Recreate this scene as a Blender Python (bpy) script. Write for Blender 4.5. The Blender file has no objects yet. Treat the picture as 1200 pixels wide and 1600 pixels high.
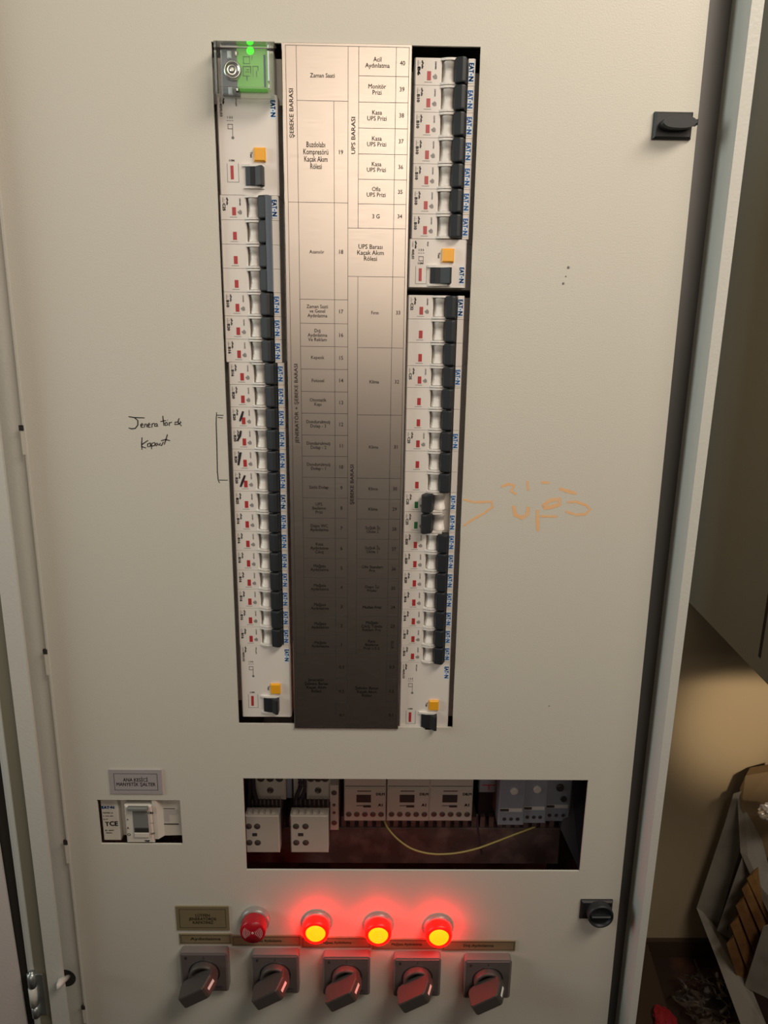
import bpy, bmesh, math, random
from mathutils import Vector, Matrix
random.seed(7)
S = bpy.context.scene
COL = S.collection
# ------------------------------------------------------------------ camera
# all working coordinates are millimetres: X right, Y into the cabinet (0 = face of
# the inner door), Z up (0 = eye level); the eye is EYE metres above the floor
EYE = 1.45
F, PI_, YA, RO, D = 1109.02, 0.2462, 0.0143, -0.0141, 583.4
cy_, sy_ = math.cos(YA), math.sin(YA)
cp_, sp_ = math.cos(PI_), math.sin(PI_)
cr_, sr_ = math.cos(RO), math.sin(RO)
FWD = Vector((sy_*cp_, cy_*cp_, -sp_))
R1 = Vector((cy_, -sy_, 0)); U1 = Vector((sy_*sp_, cy_*sp_, cp_))
RIGHT = R1*cr_ - U1*sr_
UP = R1*sr_ + U1*cr_
cam = bpy.data.cameras.new('camera'); co = bpy.data.objects.new('camera', cam); COL.objects.link(co)
m3 = Matrix((RIGHT, UP, -FWD)).transposed()
co.matrix_world = Matrix.Translation((0, -D/1000, EYE)) @ m3.to_4x4()
cam.sensor_fit = 'VERTICAL'; cam.sensor_height = 36; cam.lens = 36*F/1600
cam.clip_start = .01; cam.clip_end = 50
S.camera = co
S.view_settings.view_transform = 'Standard'; S.view_settings.look = 'None'
S.view_settings.gamma = 1; S.view_settings.use_curve_mapping = False
S.view_settings.exposure = -0.22
S.cycles.use_denoising = True
S.cycles.max_bounces = 8
S.cycles.sample_clamp_indirect = 4

def ray(px, py):
    return FWD*F + RIGHT*(px-600) - UP*(py-800)
def P(px, py, Y=0.0):              # photo point -> mm on the plane Y
    d = ray(px, py); t = (Y+D)/d.y
    return Vector((d.x*t, Y, d.z*t))
def PZ(px, py, Z):                 # photo point -> mm on the level Z
    d = ray(px, py); t = Z/d.z
    return Vector((d.x*t, -D+d.y*t, Z))
FLOOR = -EYE*1000

# ------------------------------------------------------------------ light
world = bpy.data.worlds.new('world'); S.world = world; world.use_nodes = True
world.node_tree.nodes['Background'].inputs[0].default_value = (.9, .85, .75, 1)
world.node_tree.nodes['Background'].inputs[1].default_value = .02
def area(name, loc, target, sx, sy, power, color, spread=180):
    l = bpy.data.lights.new(name, 'AREA'); l.shape = 'RECTANGLE'; l.size = sx; l.size_y = sy
    l.energy = power; l.color = color; l.spread = math.radians(spread)
    o = bpy.data.objects.new(name, l); COL.objects.link(o); o.location = loc
    o.rotation_euler = (Vector(target)-Vector(loc)).to_track_quat('-Z', 'Y').to_euler()
    return o
area('ceiling_light', (.80, -.72, 2.45), (.22, .0, 1.75), .9, .35, 9.3, (1, .88, .74), 120)
area('rear_reflection_light', (.35, -2.3, 2.18), (.1, 0, 1.95), 1.8, .95, 4.3, (1, .83, .68), 62)  # unseen source added behind the camera for the bright legend plate reflection
area('left_fill_light', (-1.9, -.55, 1.9), (.25, 0, 1.72), .6, 1.0, 4.2, (.92, 1, .96), 75)  # added cool fill from the left, lights the right rim
def spot(name, loc, target, power, color, deg, blend, r=.05):
    l = bpy.data.lights.new(name, 'SPOT'); l.energy = power; l.color = color
    l.spot_size = math.radians(deg); l.spot_blend = blend; l.shadow_soft_size = r
    o = bpy.data.objects.new(name, l); COL.objects.link(o); o.location = loc
    o.rotation_euler = (Vector(target)-Vector(loc)).to_track_quat('-Z', 'Y').to_euler()
    return o
WALL_Y = 820.0
wt = P(1165, 1118, WALL_Y)
spot('wall_band_fill', (.95, -.35, 1.25), (wt.x/1000, wt.y/1000, EYE+wt.z/1000), 60, (1, .80, .55), 17, .9)  # unseen spot added to make the bright band on the back wall

# ------------------------------------------------------------------ materials
MAT = {}
def mat(name, col, rough=.5, metal=0, emit=None, es=0, bump=None, spec=.5, vary=None):
    m = bpy.data.materials.new(name); m.use_nodes = True; nt = m.node_tree
    b = nt.nodes['Principled BSDF']
    b.inputs['Base Color'].default_value = (*col, 1); b.inputs['Roughness'].default_value = rough
    b.inputs['Metallic'].default_value = metal; b.inputs['Specular IOR Level'].default_value = spec
    if emit: b.inputs['Emission Color'].default_value = (*emit, 1); b.inputs['Emission Strength'].default_value = es
    if bump or vary:
        tc = nt.nodes.new('ShaderNodeTexCoord')
    if bump:
        sc, st = bump
        n = nt.nodes.new('ShaderNodeTexNoise'); n.inputs['Scale'].default_value = sc; n.inputs['Detail'].default_value = 3
        nt.links.new(tc.outputs['Object'], n.inputs['Vector'])
        bp = nt.nodes.new('ShaderNodeBump'); bp.inputs['Strength'].default_value = st; bp.inputs['Distance'].default_value = .0006
        nt.links.new(n.outputs['Fac'], bp.inputs['Height']); nt.links.new(bp.outputs['Normal'], b.inputs['Normal'])
    if vary:
        sc, c2, lo, hi = vary
        n = nt.nodes.new('ShaderNodeTexNoise'); n.inputs['Scale'].default_value = sc; n.inputs['Detail'].default_value = 5
        nt.links.new(tc.outputs['Object'], n.inputs['Vector'])
        r = nt.nodes.new('ShaderNodeMapRange'); r.inputs[1].default_value = lo; r.inputs[2].default_value = hi
        nt.links.new(n.outputs['Fac'], r.inputs[0])
        x = nt.nodes.new('ShaderNodeMix'); x.data_type = 'RGBA'
        x.inputs[6].default_value = (*col, 1); x.inputs[7].default_value = (*c2, 1)
        nt.links.new(r.outputs[0], x.inputs[0]); nt.links.new(x.outputs[2], b.inputs['Base Color'])
    MAT[name] = m
    return m
mat('panel_paint', (.60, .58, .51), .42, bump=(900, .3), spec=.45)
mat('frame_paint', (.58, .575, .53), .4, bump=(400, .35), spec=.45)
mat('door_pink_paint', (.64, .58, .55), .5, bump=(400, .3))
mat('white_plastic', (.74, .71, .665), .42)
mat('breaker_plastic', (.73, .69, .645), .38)
mat('shoulder_plastic', (.52, .49, .47), .5)
mat('black_plastic', (.010, .011, .012), .5)
mat('toggle_black', (.014, .017, .020), .5)
mat('ink', (.03, .03, .035), .6)
mat('grey_ink', (.17, .16, .16), .6)
mat('marker_black', (.015, .012, .02), .5)
mat('marker_orange', (.80, .47, .23), .6, vary=(160, (.66, .56, .40), .5, .9))
mat('blue_ink', (.008, .15, .50), .5)
mat('brand_white', (.66, .74, .80), .4)
mat('red_window', (.42, .035, .04), .35)
mat('green_window', (.02, .15, .05), .35)
mat('yellow_button', (.86, .40, .02), .35)
mat('sheen_slate', (.11, .135, .17), .4)
mat('gasket', (.025, .023, .02), .7)
mat('shade_olive', (.20, .185, .135), .6)
mat('flange_shade_grey', (.065, .06, .056), .38, spec=.8)  # shade of the right flange recess, put into its dark colour
mat('led_glow', (.5, .02, .02), .5, emit=(1, .02, .01), es=5)
mat('void_dark', (.02, .018, .016), .8)
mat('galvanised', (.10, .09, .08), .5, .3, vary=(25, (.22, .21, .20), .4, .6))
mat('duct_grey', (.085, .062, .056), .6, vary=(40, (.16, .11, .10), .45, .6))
mat('chrome', (.6, .6, .6), .25, 1)
mat('zinc', (.42, .46, .46), .35, .8)
mat('gold_plate', (.26, .205, .115), .42, .25)
mat('silver_plate', (.46, .42, .43), .4, .2)
mat('switch_grey', (.19, .17, .16), .45)
mat('switch_face', (.105, .088, .084), .5)
mat('knob_grey', (.062, .053, .048), .5)
mat('switch_mark', (.85, .83, .8), .4)
mat('bezel_grey', (.36, .33, .31), .35, .3)
mat('buzzer_red', (.42, .01, .02), .3)
mat('buzzer_print', (.75, .45, .45), .4)
mat('lens_red', (.35, .002, .002), .4, emit=(1, .0004, .0002), es=28)
mat('lens_core', (.3, .12, .0), .4, emit=(1, .50, .006), es=1.5)
mat('lens_core_ridge', (.9, .35, .02), .3, emit=(1, .34, .004), es=1.4)
mat('lcd_green', (.12, .35, .08), .3, emit=(.14, .50, .06), es=.42)
mat('lcd_lamp', (.1, .9, .05), .3, emit=(.03, 1, .01), es=1.6)
mat('lcd_dark', (.035, .14, .045), .4)
mat('lcd_blue', (.01, .09, .17), .4)
mat('timer_grey', (.20, .23, .26), .35)
mat('beige_wall', (.44, .345, .22), .8, bump=(60, .4))
mat('room_wall', (.26, .24, .20), .85)
mat('ceiling_white', (.6, .57, .5), .9)
mat('floor_brown', (.035, .018, .012), .6, vary=(14, (.11, .04, .025), .48, .7))
mat('box_grey', (.36, .375, .34), .5, bump=(300, .3))
mat('crate_white', (.32, .295, .25), .6, vary=(20, (.24, .215, .18), .5, .75))
mat('raw_wood', (.36, .19, .06), .6, vary=(16, (.18, .08, .03), .4, .65))
mat('dark_board', (.06, .035, .02), .6)
mat('red_fabric', (.35, .01, .02), .7)
mat('cardboard', (.26, .18, .095), .7)
mat('wire_yellow', (.28, .22, .06), .45)
mat('wire_black', (.03, .025, .03), .5)
mat('wire_white', (.62, .6, .56), .5)
mat('contactor_plastic', (.46, .42, .37), .45)
mat('contactor_dark', (.035, .03, .03), .5)
mat('relay_plastic', (.22, .235, .28), .45)
mat('mccb_plastic', (.66, .62, .55), .42)
mat('mccb_lever', (.19, .20, .19), .4)
mat('screw_metal', (.14, .12, .11), .4, .6)
# brushed steel legend plate
m = mat('brushed_plate', (.50, .455, .41), .30, 1.0)
nt = m.node_tree; b = nt.nodes['Principled BSDF']
tc = nt.nodes.new('ShaderNodeTexCoord'); mp = nt.nodes.new('ShaderNodeMapping'); mp.inputs['Scale'].default_value = (40, 40, 900)
n = nt.nodes.new('ShaderNodeTexNoise'); n.inputs['Scale'].default_value = 1.5
nt.links.new(tc.outputs['Object'], mp.inputs[0]); nt.links.new(mp.outputs[0], n.inputs['Vector'])
r = nt.nodes.new('ShaderNodeMapRange'); r.inputs[3].default_value = .32; r.inputs[4].default_value = .42
nt.links.new(n.outputs['Fac'], r.inputs[0]); nt.links.new(r.outputs[0], b.inputs['Roughness'])
def clear(name, tint, gl, rough):
    m = bpy.data.materials.new(name); m.use_nodes = True; nt = m.node_tree; nt.nodes.clear()
    o = nt.nodes.new('ShaderNodeOutputMaterial'); mx = nt.nodes.new('ShaderNodeMixShader')
    t = nt.nodes.new('ShaderNodeBsdfTransparent'); g = nt.nodes.new('ShaderNodeBsdfGlossy')
    t.inputs[0].default_value = (*tint, 1); g.inputs['Roughness'].default_value = rough
    fr = nt.nodes.new('ShaderNodeFresnel'); fr.inputs[0].default_value = gl
    nt.links.new(fr.outputs[0], mx.inputs[0]); nt.links.new(t.outputs[0], mx.inputs[1]); nt.links.new(g.outputs[0], mx.inputs[2])
    nt.links.new(mx.outputs[0], o.inputs[0]); MAT[name] = m
clear('clear_cover', (.93, .95, .93), 1.5, .12)
clear('clear_film', (.82, .76, .70), 1.3, .4)

# ------------------------------------------------------------------ mesh builder (mm)
TXT = {}
def text_data(s, bold):
    if (s, bold) in TXT: return TXT[(s, bold)]
    c = bpy.data.curves.new('t', 'FONT'); c.body = s; c.size = 1; c.offset = bold; c.resolution_u = 2
    c.space_line = .92; c.align_x = 'CENTER'
    o = bpy.data.objects.new('t', c); COL.objects.link(o)
    me = o.to_mesh()
    vs = [(v.co.x, v.co.y) for v in me.vertices]; fs = [tuple(p.vertices) for p in me.polygons]
    o.to_mesh_clear(); bpy.data.objects.remove(o); bpy.data.curves.remove(c)
    if vs:
        x0 = min(v[0] for v in vs); x1 = max(v[0] for v in vs); y0 = min(v[1] for v in vs); y1 = max(v[1] for v in vs)
        vs = [(v[0]-(x0+x1)/2, v[1]-(y0+y1)/2) for v in vs]
    else: x0 = x1 = y0 = y1 = 0
    TXT[(s, bold)] = (vs, fs, x1-x0, y1-y0)
    return TXT[(s, bold)]
ORI = {}
class MB:
    def __init__(s): s.v = []; s.f = []; s.mi = []; s.m = 0; s.sm = []
    def add(s, vs, fs, smooth=False):
        k = len(s.v); s.v += [tuple(v) for v in vs]
        for f in fs: s.f.append([i+k for i in f]); s.mi.append(s.m); s.sm.append(smooth)
        return s
    def box(s, x0, x1, y0, y1, z0, z1, c=0):
        """box; c chamfers the four long edges that point at the viewer (front face)"""
        x0, x1 = min(x0, x1), max(x0, x1); y0, y1 = min(y0, y1), max(y0, y1); z0, z1 = min(z0, z1), max(z0, z1)
        if not c:
            vs = [(x, y, z) for x in (x0, x1) for y in (y0, y1) for z in (z0, z1)]
            return s.add(vs, [(0, 1, 3, 2), (4, 6, 7, 5), (0, 4, 5, 1), (2, 3, 7, 6), (0, 2, 6, 4), (1, 5, 7, 3)])
        vs = []
        for y, e in ((y1, 0), (y0+c, 0), (y0, c)):
            vs += [(x0+e, y, z0+e), (x1-e, y, z0+e), (x1-e, y, z1-e), (x0+e, y, z1-e)]
        fs = [(3, 2, 1, 0), (8, 9, 10, 11)]
        for k in (0, 4):
            for i in range(4):
                j = (i+1) % 4; fs.append((k+i, k+j, k+4+j, k+4+i))
        return s.add(vs, fs)
    def prism(s, poly, z0, z1, ax='z', smooth=False):
        """polygon in the plane across axis ax, extruded z0..z1. ax z: (x,y); ax y: (x,z); ax x: (y,z)"""
        def pt(a, b, c): return (a, b, c) if ax == 'z' else ((a, c, b) if ax == 'y' else (c, a, b))
        n = len(poly)
        vs = [pt(a, b, z0) for a, b in poly] + [pt(a, b, z1) for a, b in poly]
        s.add(vs, [tuple(range(n)), tuple(range(2*n-1, n-1, -1))])
        k = len(s.v)-2*n
        for i in range(n):
            j = (i+1) % n; s.f.append([k+j, k+i, k+n+i, k+n+j]); s.mi.append(s.m); s.sm.append(smooth)
        return s
    def slab(s, pts, off):
        n = len(pts); off = Vector(off); vs = [Vector(p) for p in pts]; vs += [v+off for v in vs]
        return s.add(vs, [tuple(range(n)), tuple(range(2*n-1, n-1, -1))]+[((i+1) % n, i, n+i, n+(i+1) % n) for i in range(n)])
    def lathe(s, cx, cz, prof, n=32, smooth=True, a0=0):
        """profile [(radius, y)] turned about the Y axis at (cx, cz)"""
        k = len(prof); vs = []
        for i in range(n):
            a = 2*math.pi*i/n+a0
            for r_, y in prof: vs.append((cx+r_*math.cos(a), y, cz+r_*math.sin(a)))
        fs = []
        for i in range(n):
            j = (i+1) % n
            for q in range(k-1): fs.append((i*k+q, i*k+q+1, j*k+q+1, j*k+q))
        s.add(vs, fs, smooth)
        s.add([vs[i*k+k-1] for i in range(n)], [tuple(range(n))])
        s.add([vs[i*k] for i in range(n)], [tuple(range(n-1, -1, -1))])
        return s
    def tube(s, pts, r_, n=8):
        pts = [Vector(p) for p in pts]; rings = []
        for i, p in enumerate(pts):
            t = (pts[min(i+1, len(pts)-1)]-pts[max(i-1, 0)]).normalized()
            u = t.cross(Vector((0, 0, 1))); u = u.normalized() if u.length > .1 else t.cross(Vector((0, 1, 0))).normalized()
            w = t.cross(u)
            rr = r_[i] if isinstance(r_, list) else r_
            rings.append([p+(u*math.cos(2*math.pi*k/n)+w*math.sin(2*math.pi*k/n))*rr for k in range(n)])
        vs = [v for g in rings for v in g]; fs = []
        for i in range(len(pts)-1):
            for k in range(n): fs.append((i*n+k, i*n+(k+1) % n, (i+1)*n+(k+1) % n, (i+1)*n+k))
        fs += [tuple(range(n-1, -1, -1)), tuple(range((len(pts)-1)*n, len(pts)*n))]
        return s.add(vs, fs, True)
    def text(s, t, x, z, h, Y, rot=0, bold=.0, wfit=None, sx=1):
        """h = cap size; rot in degrees in the X-Z plane"""
        vs, fs, w, hh = text_data(t, 0)
        if not vs: return s
        if bold > 0:
            bb = bold*1.6; n0 = len(vs); v2 = []; f2 = []
            for q_, (ex, ey) in enumerate(((bb, 0), (-bb, 0), (0, bb*.8), (0, -bb*.8))):
                v2 += [(a+ex, b_+ey) for a, b_ in vs]; f2 += [tuple(i+q_*n0 for i in f) for f in fs]
            vs, fs = v2, f2
        h = h/.72; kx = h*sx
        if wfit: kx = wfit/w
        c, q = math.cos(math.radians(rot)), math.sin(math.radians(rot))
        out = []
        for a, b_ in vs:
            a *= kx; b_ *= h; out.append((x+a*c-b_*q, Y, z+a*q+b_*c))
        return s.add(out, fs)
    def stroke(s, pts, w, Y, th=.12):
        """flat pen stroke on the plane Y"""
        pts = [Vector((p[0], 0, p[1])) for p in pts]; L_ = []; R_ = []
        for i, p in enumerate(pts):
            t = (pts[min(i+1, len(pts)-1)]-pts[max(i-1, 0)]).normalized(); nrm = Vector((-t.z, 0, t.x))
            ww = w*(.75 if i in (0, len(pts)-1) else 1)
            L_.append(p+nrm*ww/2); R_.append(p-nrm*ww/2)
        n = len(pts); vs = [(v.x, Y, v.z) for v in L_+R_]
        return s.add(vs, [(i, i+1, n+i+1, n+i) for i in range(n-1)])
    def build(s, name, mats, parent=None, origin=None, sm=False):
        if isinstance(mats, str): mats = [mats]
        o0 = Vector(origin) if origin is not None else (ORI.get(parent.name, Vector()) if parent else None)
        if o0 is None:
            xs = [v[0] for v in s.v]; ys = [v[1] for v in s.v]; zs = [v[2] for v in s.v]
            o0 = Vector(((min(xs)+max(xs))/2, (min(ys)+max(ys))/2, min(zs)))
        me = bpy.data.meshes.new(name)
        me.from_pydata([((v[0]-o0.x)/1000, (v[1]-o0.y)/1000, (v[2]-o0.z)/1000) for v in s.v], [], s.f)
        for m_ in mats: me.materials.append(MAT[m_])
        me.polygons.foreach_set('material_index', s.mi)
        me.polygons.foreach_set('use_smooth', s.sm)
        me.update()
        bm = bmesh.new(); bm.from_mesh(me); bmesh.ops.recalc_face_normals(bm, faces=bm.faces); bm.to_mesh(me); bm.free()
        o = bpy.data.objects.new(name, me); COL.objects.link(o)
        if parent: o.parent = parent; ORI[o.name] = o0
        else: o.location = (o0.x/1000, o0.y/1000, EYE+o0.z/1000); ORI[o.name] = o0
        return o
def tag(o, label=None, cat=None, group=None, kind=None):
    if label: o['label'] = label
    if cat: o['category'] = cat
    if group: o['group'] = group
    if kind: o['kind'] = kind
    return o
def thing(name, origin, label, cat, group=None):
    o = bpy.data.objects.new(name, None); COL.objects.link(o); o.empty_display_size = .01
    o.location = (origin[0]/1000, origin[1]/1000, EYE+origin[2]/1000); ORI[o.name] = Vector(origin)
    return tag(o, label, cat, group)
def kids(o): return [c for c in bpy.data.objects if c.parent == o]
def dup(root, origin, label=None, group=None, sz=1):
    r_ = root.copy(); COL.objects.link(r_)
    r_.location = (origin[0]/1000, origin[1]/1000, EYE+origin[2]/1000); ORI[r_.name] = Vector(origin)
    if label: r_['label'] = label
    if group: r_['group'] = group
    r_.scale = (1, 1, sz)
    for ch in kids(root):
        c = ch.copy(); COL.objects.link(c); c.parent = r_; ORI[c.name] = Vector()
        for g in kids(ch):
            d_ = g.copy(); COL.objects.link(d_); d_.parent = c
    return r_
def rect(p0, p1, p2, p3, Y=0):
    """four photo corners (tl, tr, br, bl) -> x0,x1,z0,z1 on the plane Y"""
    q = [P(*p, Y) for p in (p0, p1, p2, p3)]
    return ((q[0].x+q[3].x)/2, (q[1].x+q[2].x)/2, (q[3].z+q[2].z)/2, (q[0].z+q[1].z)/2)
def edge(a, b, Y):
    """straight edge through two photo points on plane Y: X as a function of Z"""
    A, B = P(*a, Y), P(*b, Y); k = (B.x-A.x)/(B.z-A.z)
    return lambda z: A.x+(z-A.z)*k
def strip(mb, xl, xr, Y0, Y1, zt, zb):
    vs = []
    for Y in (Y0, Y1):
        vs += [(xl(zb), Y, zb), (xr(zb), Y, zb), (xr(zt), Y, zt), (xl(zt), Y, zt)]
    mb.add(vs, [(0, 1, 2, 3), (7, 6, 5, 4), (0, 4, 5, 1), (1, 5, 6, 2), (2, 6, 7, 3), (3, 7, 4, 0)])
    return mb

# ------------------------------------------------------------------ room
def struct(mb, name, m_, origin=None):
    return tag(mb.build(name, m_, None, origin), kind='structure')
struct(MB().box(-2200, 2600, -2700, WALL_Y+60, FLOOR-60, FLOOR), 'floor', 'floor_brown')
struct(MB().box(-2200, 2600, WALL_Y, WALL_Y+60, FLOOR, 1350), 'wall_back', 'beige_wall')
struct(MB().box(-2200, 2600, -2760, -2700, FLOOR, 1350), 'wall_behind', 'room_wall')
struct(MB().box(-2260, -2200, -2700, WALL_Y, FLOOR, 1350), 'wall_left', 'room_wall')
struct(MB().box(2600, 2660, -2700, WALL_Y, FLOOR, 1350), 'wall_right', 'room_wall')
struct(MB().box(-2260, 2660, -2760, WALL_Y+60, 1350, 1400), 'ceiling', 'ceiling_white')
struct(MB().box(-2200, 2600, WALL_Y-12, WALL_Y, FLOOR, FLOOR+45), 'baseboard_back', 'dark_board')

# ------------------------------------------------------------------ cabinet
ZT, ZB = 420, -1000          # top and bottom of the cabinet front
CAB_BACK = 330
cab = thing('electrical_cabinet', (0, 100, FLOOR), 'grey steel electrical distribution cabinet with its inner door full of breakers and switches', 'electrical cabinet')
# openings of the inner door
LW = rect((330, 66), (457, 69), (457, 1134), (373, 1131))
RW = rect((641, 71), (750, 74), (708, 1137), (622, 1137))
CW = rect((380, 1215), (918, 1220), (907, 1363), (385, 1358))
MW = rect((152, 1247), (281, 1253), (286, 1321), (157, 1317))
lx0 = P(373, 1131).x
LW = (lx0, -58, P(373, 1131).z, P(436, 67).z)
RW = (14, (P(750, 74).x+P(708, 1137).x)/2, P(708, 1137).z, P(748, 73).z)
holes = [LW, RW, CW, MW]
dL = edge((2, 330), (131, 1550), 0); dR = edge((1109, 0), (949, 1597), 0)
def panel_sheet():
    mb = MB(); xs = sorted({x for h in holes for x in h[:2]}); zs = sorted({z for h in holes for z in h[2:]} | {ZT-12, ZB+30})
    cols = ['L']+xs+['R']
    def X(c, z): return dL(z) if c == 'L' else dR(z) if c == 'R' else c
    for i in range(len(cols)-1):
        for j in range(len(zs)-1):
            a, b_ = cols[i], cols[i+1]; z0, z1 = zs[j], zs[j+1]
            mid = (0 if a == 'L' else 0); cx = ((X(a, z0)+X(b_, z0))/2); cz = (z0+z1)/2
            if any(h[0] <= cx <= h[1] and h[2] <= cz <= h[3] for h in holes): continue
            k = len(mb.v)
            mb.add([(X(a, z0), 0, z0), (X(b_, z0), 0, z0), (X(b_, z1), 0, z1), (X(a, z1), 0, z1)], [(0, 1, 2, 3)])
    # cut edges, 2 mm of sheet
    for h in holes:
        x0, x1, z0, z1 = h
        for q in (((x0, z0), (x1, z0)), ((x1, z0), (x1, z1)), ((x1, z1), (x0, z1)), ((x0, z1), (x0, z0))):
            (a, b_), (c, d_) = q; mb.add([(a, 0, b_), (c, 0, d_), (c, 2, d_), (a, 2, b_)], [(0, 1, 2, 3)])
    for e in (dL, dR):
        mb.add([(e(ZB+30), 0, ZB+30), (e(ZT-12), 0, ZT-12), (e(ZT-12), 12, ZT-12), (e(ZB+30), 12, ZB+30)], [(0, 1, 2, 3)])
    # hinge tabs on the left edge
    for (py0, py1) in ((672, 710), (1021, 1054), (1320, 1348), (1577, 1598)):
        za, zb = P(40, py0).z, P(40, py1).z
        mb.box(dL(za)-3.2, dL(za)+.5, -.6, 1.5, zb, za)
    return mb
door = panel_sheet().build('inner_door', 'panel_paint', cab)
for py in (668, 1017, 1315, 1573):
    z = P(40, py).z; MB().box(dL(z)-4, dL(z)-.2, -1.0, .6, z-2.6, z+1.9).build('hinge_notch', 'void_dark', door)
# light folded edge beside the hinge side
hl = MB(); strip(hl, lambda z: dL(z)-1.0, lambda z: dL(z)+.8, -.5, 3, ZT-12, ZB+30); hl.build('door_edge', 'frame_paint', door)
# rim, right
YR = -18.0; YF = 14.0
rI = edge((1175, 0), (982, 1600), YR); rO = edge((1195, 0), (993, 1600), YR)
fb = MB(); strip(fb, lambda z: rI(z)+.1, rO, YR, CAB_BACK, ZT, ZB)
fb.build('side_wall', 'frame_paint', cab)
fl = MB(); strip(fl, lambda z: dR(z)-14, lambda z: rI(z)+.4, YF, YF+2, ZT, ZB); fl.build('inner_flange', 'flange_shade_grey', cab)
gk = MB(); strip(gk, lambda z: dR(z)-9, lambda z: dR(z)-1.5, 2.3, YF, ZT-15, ZB+35); gk.build('door_gasket', 'gasket', cab)
# rim, left: flange recessed behind the lip
YL = -14.0
lI = edge((37, 1000), (107, 1600), YL); lO = edge((9, 1000), (82, 1600), YL)
fb = MB(); strip(fb, lO, lI, YL, YL+3, ZT, ZB); strip(fb, lambda z: lO(z)+.2, lambda z: lO(z)+3, YL+3, CAB_BACK, ZT, ZB)
fb.build('side_wall', 'frame_paint', cab)
fl = MB(); xfl = lambda z: lO(z)+2
hc = P(107, 1528, 5); hr = 10.5
fl2 = MB(); strip(fl2, xfl, lambda z: dL(z)+14, 5, 7, ZT, ZB); fl2.build('inner_flange', 'frame_paint', cab)
hole = MB().lathe(hc.x-3.0, hc.z, [(hr, 4.85), (hr, 4.7)], 28, False); hole.build('cable_hole', 'void_dark', cab)
# top, bottom and back sheets, plinth
xb0, xb1 = lO(0), rO(0)
bk = MB().box(lO(ZB)+3, rO(ZB)-3, CAB_BACK-3, CAB_BACK, ZB, ZT).box(lO(ZT)-3, rO(ZT)+3, YR, CAB_BACK, ZT, ZT+3).box(lO(ZB), rO(ZB), YL, CAB_BACK, ZB-3, ZB)
bk.build('housing', 'frame_paint', cab)
MB().box(lO(ZB)+10, rO(ZB)-10, 10, CAB_BACK-10, FLOOR, ZB-3).build('plinth', 'gasket', cab)
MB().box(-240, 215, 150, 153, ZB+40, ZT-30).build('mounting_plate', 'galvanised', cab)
# black insulating shroud strips around the breaker columns
# outer door folded fully open on the left: rounded folded edge, rubber seal, inner skin
od = MB()
tR = edge((0, 940), (70, 1500), -8)
yt = -6
eC0 = edge((0, 1187), (41, 1500), yt); eC1 = edge((0, 925), (70, 1500), yt)
def wv(f, k): return lambda z: f(z)+k
w_ = 7
# rounded profile: five strips curving back to the right
prof = [(0, 0), (.2, -2.2), (.4, -2.8), (.6, -2), (.8, .5), (1.0, 4)]
for i in range(len(prof)-1):
    (a, ya), (b_, yb) = prof[i], prof[i+1]
    vs = []
    for z in (ZB, ZT):
        x0 = eC0(z); x1 = eC1(z); vs += [(x0+(x1-x0)*a, yt+ya, z), (x0+(x1-x0)*b_, yt+yb, z)]
    od.add(vs, [(0, 1, 3, 2)], False)
outer = od.build('outer_door', 'frame_paint', cab)
os_ = MB(); eP = edge((0, 1330), (42, 1600), yt-2)
strip(os_, lambda z: eP(z)-420, lambda z: eP(z), yt-2, yt, ZT, ZB); os_.build('door_skin', 'door_pink_paint', outer)
sl = MB(); strip(sl, lambda z: eP(z)-3, lambda z: eC0(z)+2, yt+2, yt+5, ZT, ZB); sl.build('door_seal', 'gasket', outer)
bg = MB(); strip(bg, lambda z: eC1(z)-9.5, lambda z: lO(z)+1, -9.5, -8.5, ZT, ZB); bg.build('hinge_shade_strip', 'shade_olive', cab)  # dark olive strip painting the shade left of the lip
# hinge
hg = thing_h = MB()
def hp(cx, cy, Y=-6): return P(cx/8, 1470+cy/8, Y)
a, b_ = hp(345, 365), hp(575, 860)
hg.box(a.x+1, a.x+17, -11.2, -9.6, b_.z, a.z, .4)
hinge = hg.build('hinge', 'zinc', cab)
a = hp(390, 520); c = hp(515, 740)
MB().tube([((a.x+c.x)/2, -12, c.z), ((a.x+c.x)/2, -12, a.z)], (c.x-a.x)/2, 16).build('hinge_knuckle', 'frame_paint', hinge)
q = hp(430, 340); w2 = hp(430, 870)
pin = MB().tube([(q.x, -12, w2.z), (q.x, -12, q.z+2)], 2.2, 12); pin.build('hinge_pin', 'zinc', hinge)
for (y0, y1) in ((340, 500), (745, 870)):
    t0, t1 = hp(400, y0), hp(400, y1); MB().tube([(q.x-.5, -12, t1.z), (q.x-.5, -12, t0.z)], 3.8, 16).build('hinge_sleeve', 'zinc', hinge)
# door latches (right)
def latch(c, size, kn_pts, tab, closed):
    x0, x1, z0, z1 = size
    pl = MB().box(x0, x1, -3.5, -.1, z0, z1, 1.6).build('latch', 'black_plastic', cab)
    cx, cz = (x0+x1)/2, (z0+z1)/2
    if not closed:
        k = MB()
        n_ = 20
        pr = [(cx-12.2*(abs(math.cos(t))**.7)*(1 if math.cos(t) > 0 else -1)+1, cz+4.2*math.sin(t)) for t in [2*math.pi*i/n_ for i in range(n_)]]
        k.prism(pr, -13, -3.4, 'y', True); k.build('knob', 'toggle_black', pl)
        MB().box(cx+8, cx+15, -12, -6, cz-1.4, cz+2.2, .8).build('pointer', 'toggle_black', pl)
    else:
        k = MB().lathe(cx+2, cz-.5, [(12.4, -3.4), (12.6, -10), (12.0, -11.5), (10.8, -11.5), (10.0, -8)], 32); k.build('knob', 'toggle_black', pl)
        MB().box(cx-7.5, cx+11.5, -12.5, -7.8, cz-1.6, cz+1.0, .8).build('grip', 'toggle_black', pl)
    return pl
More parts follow.
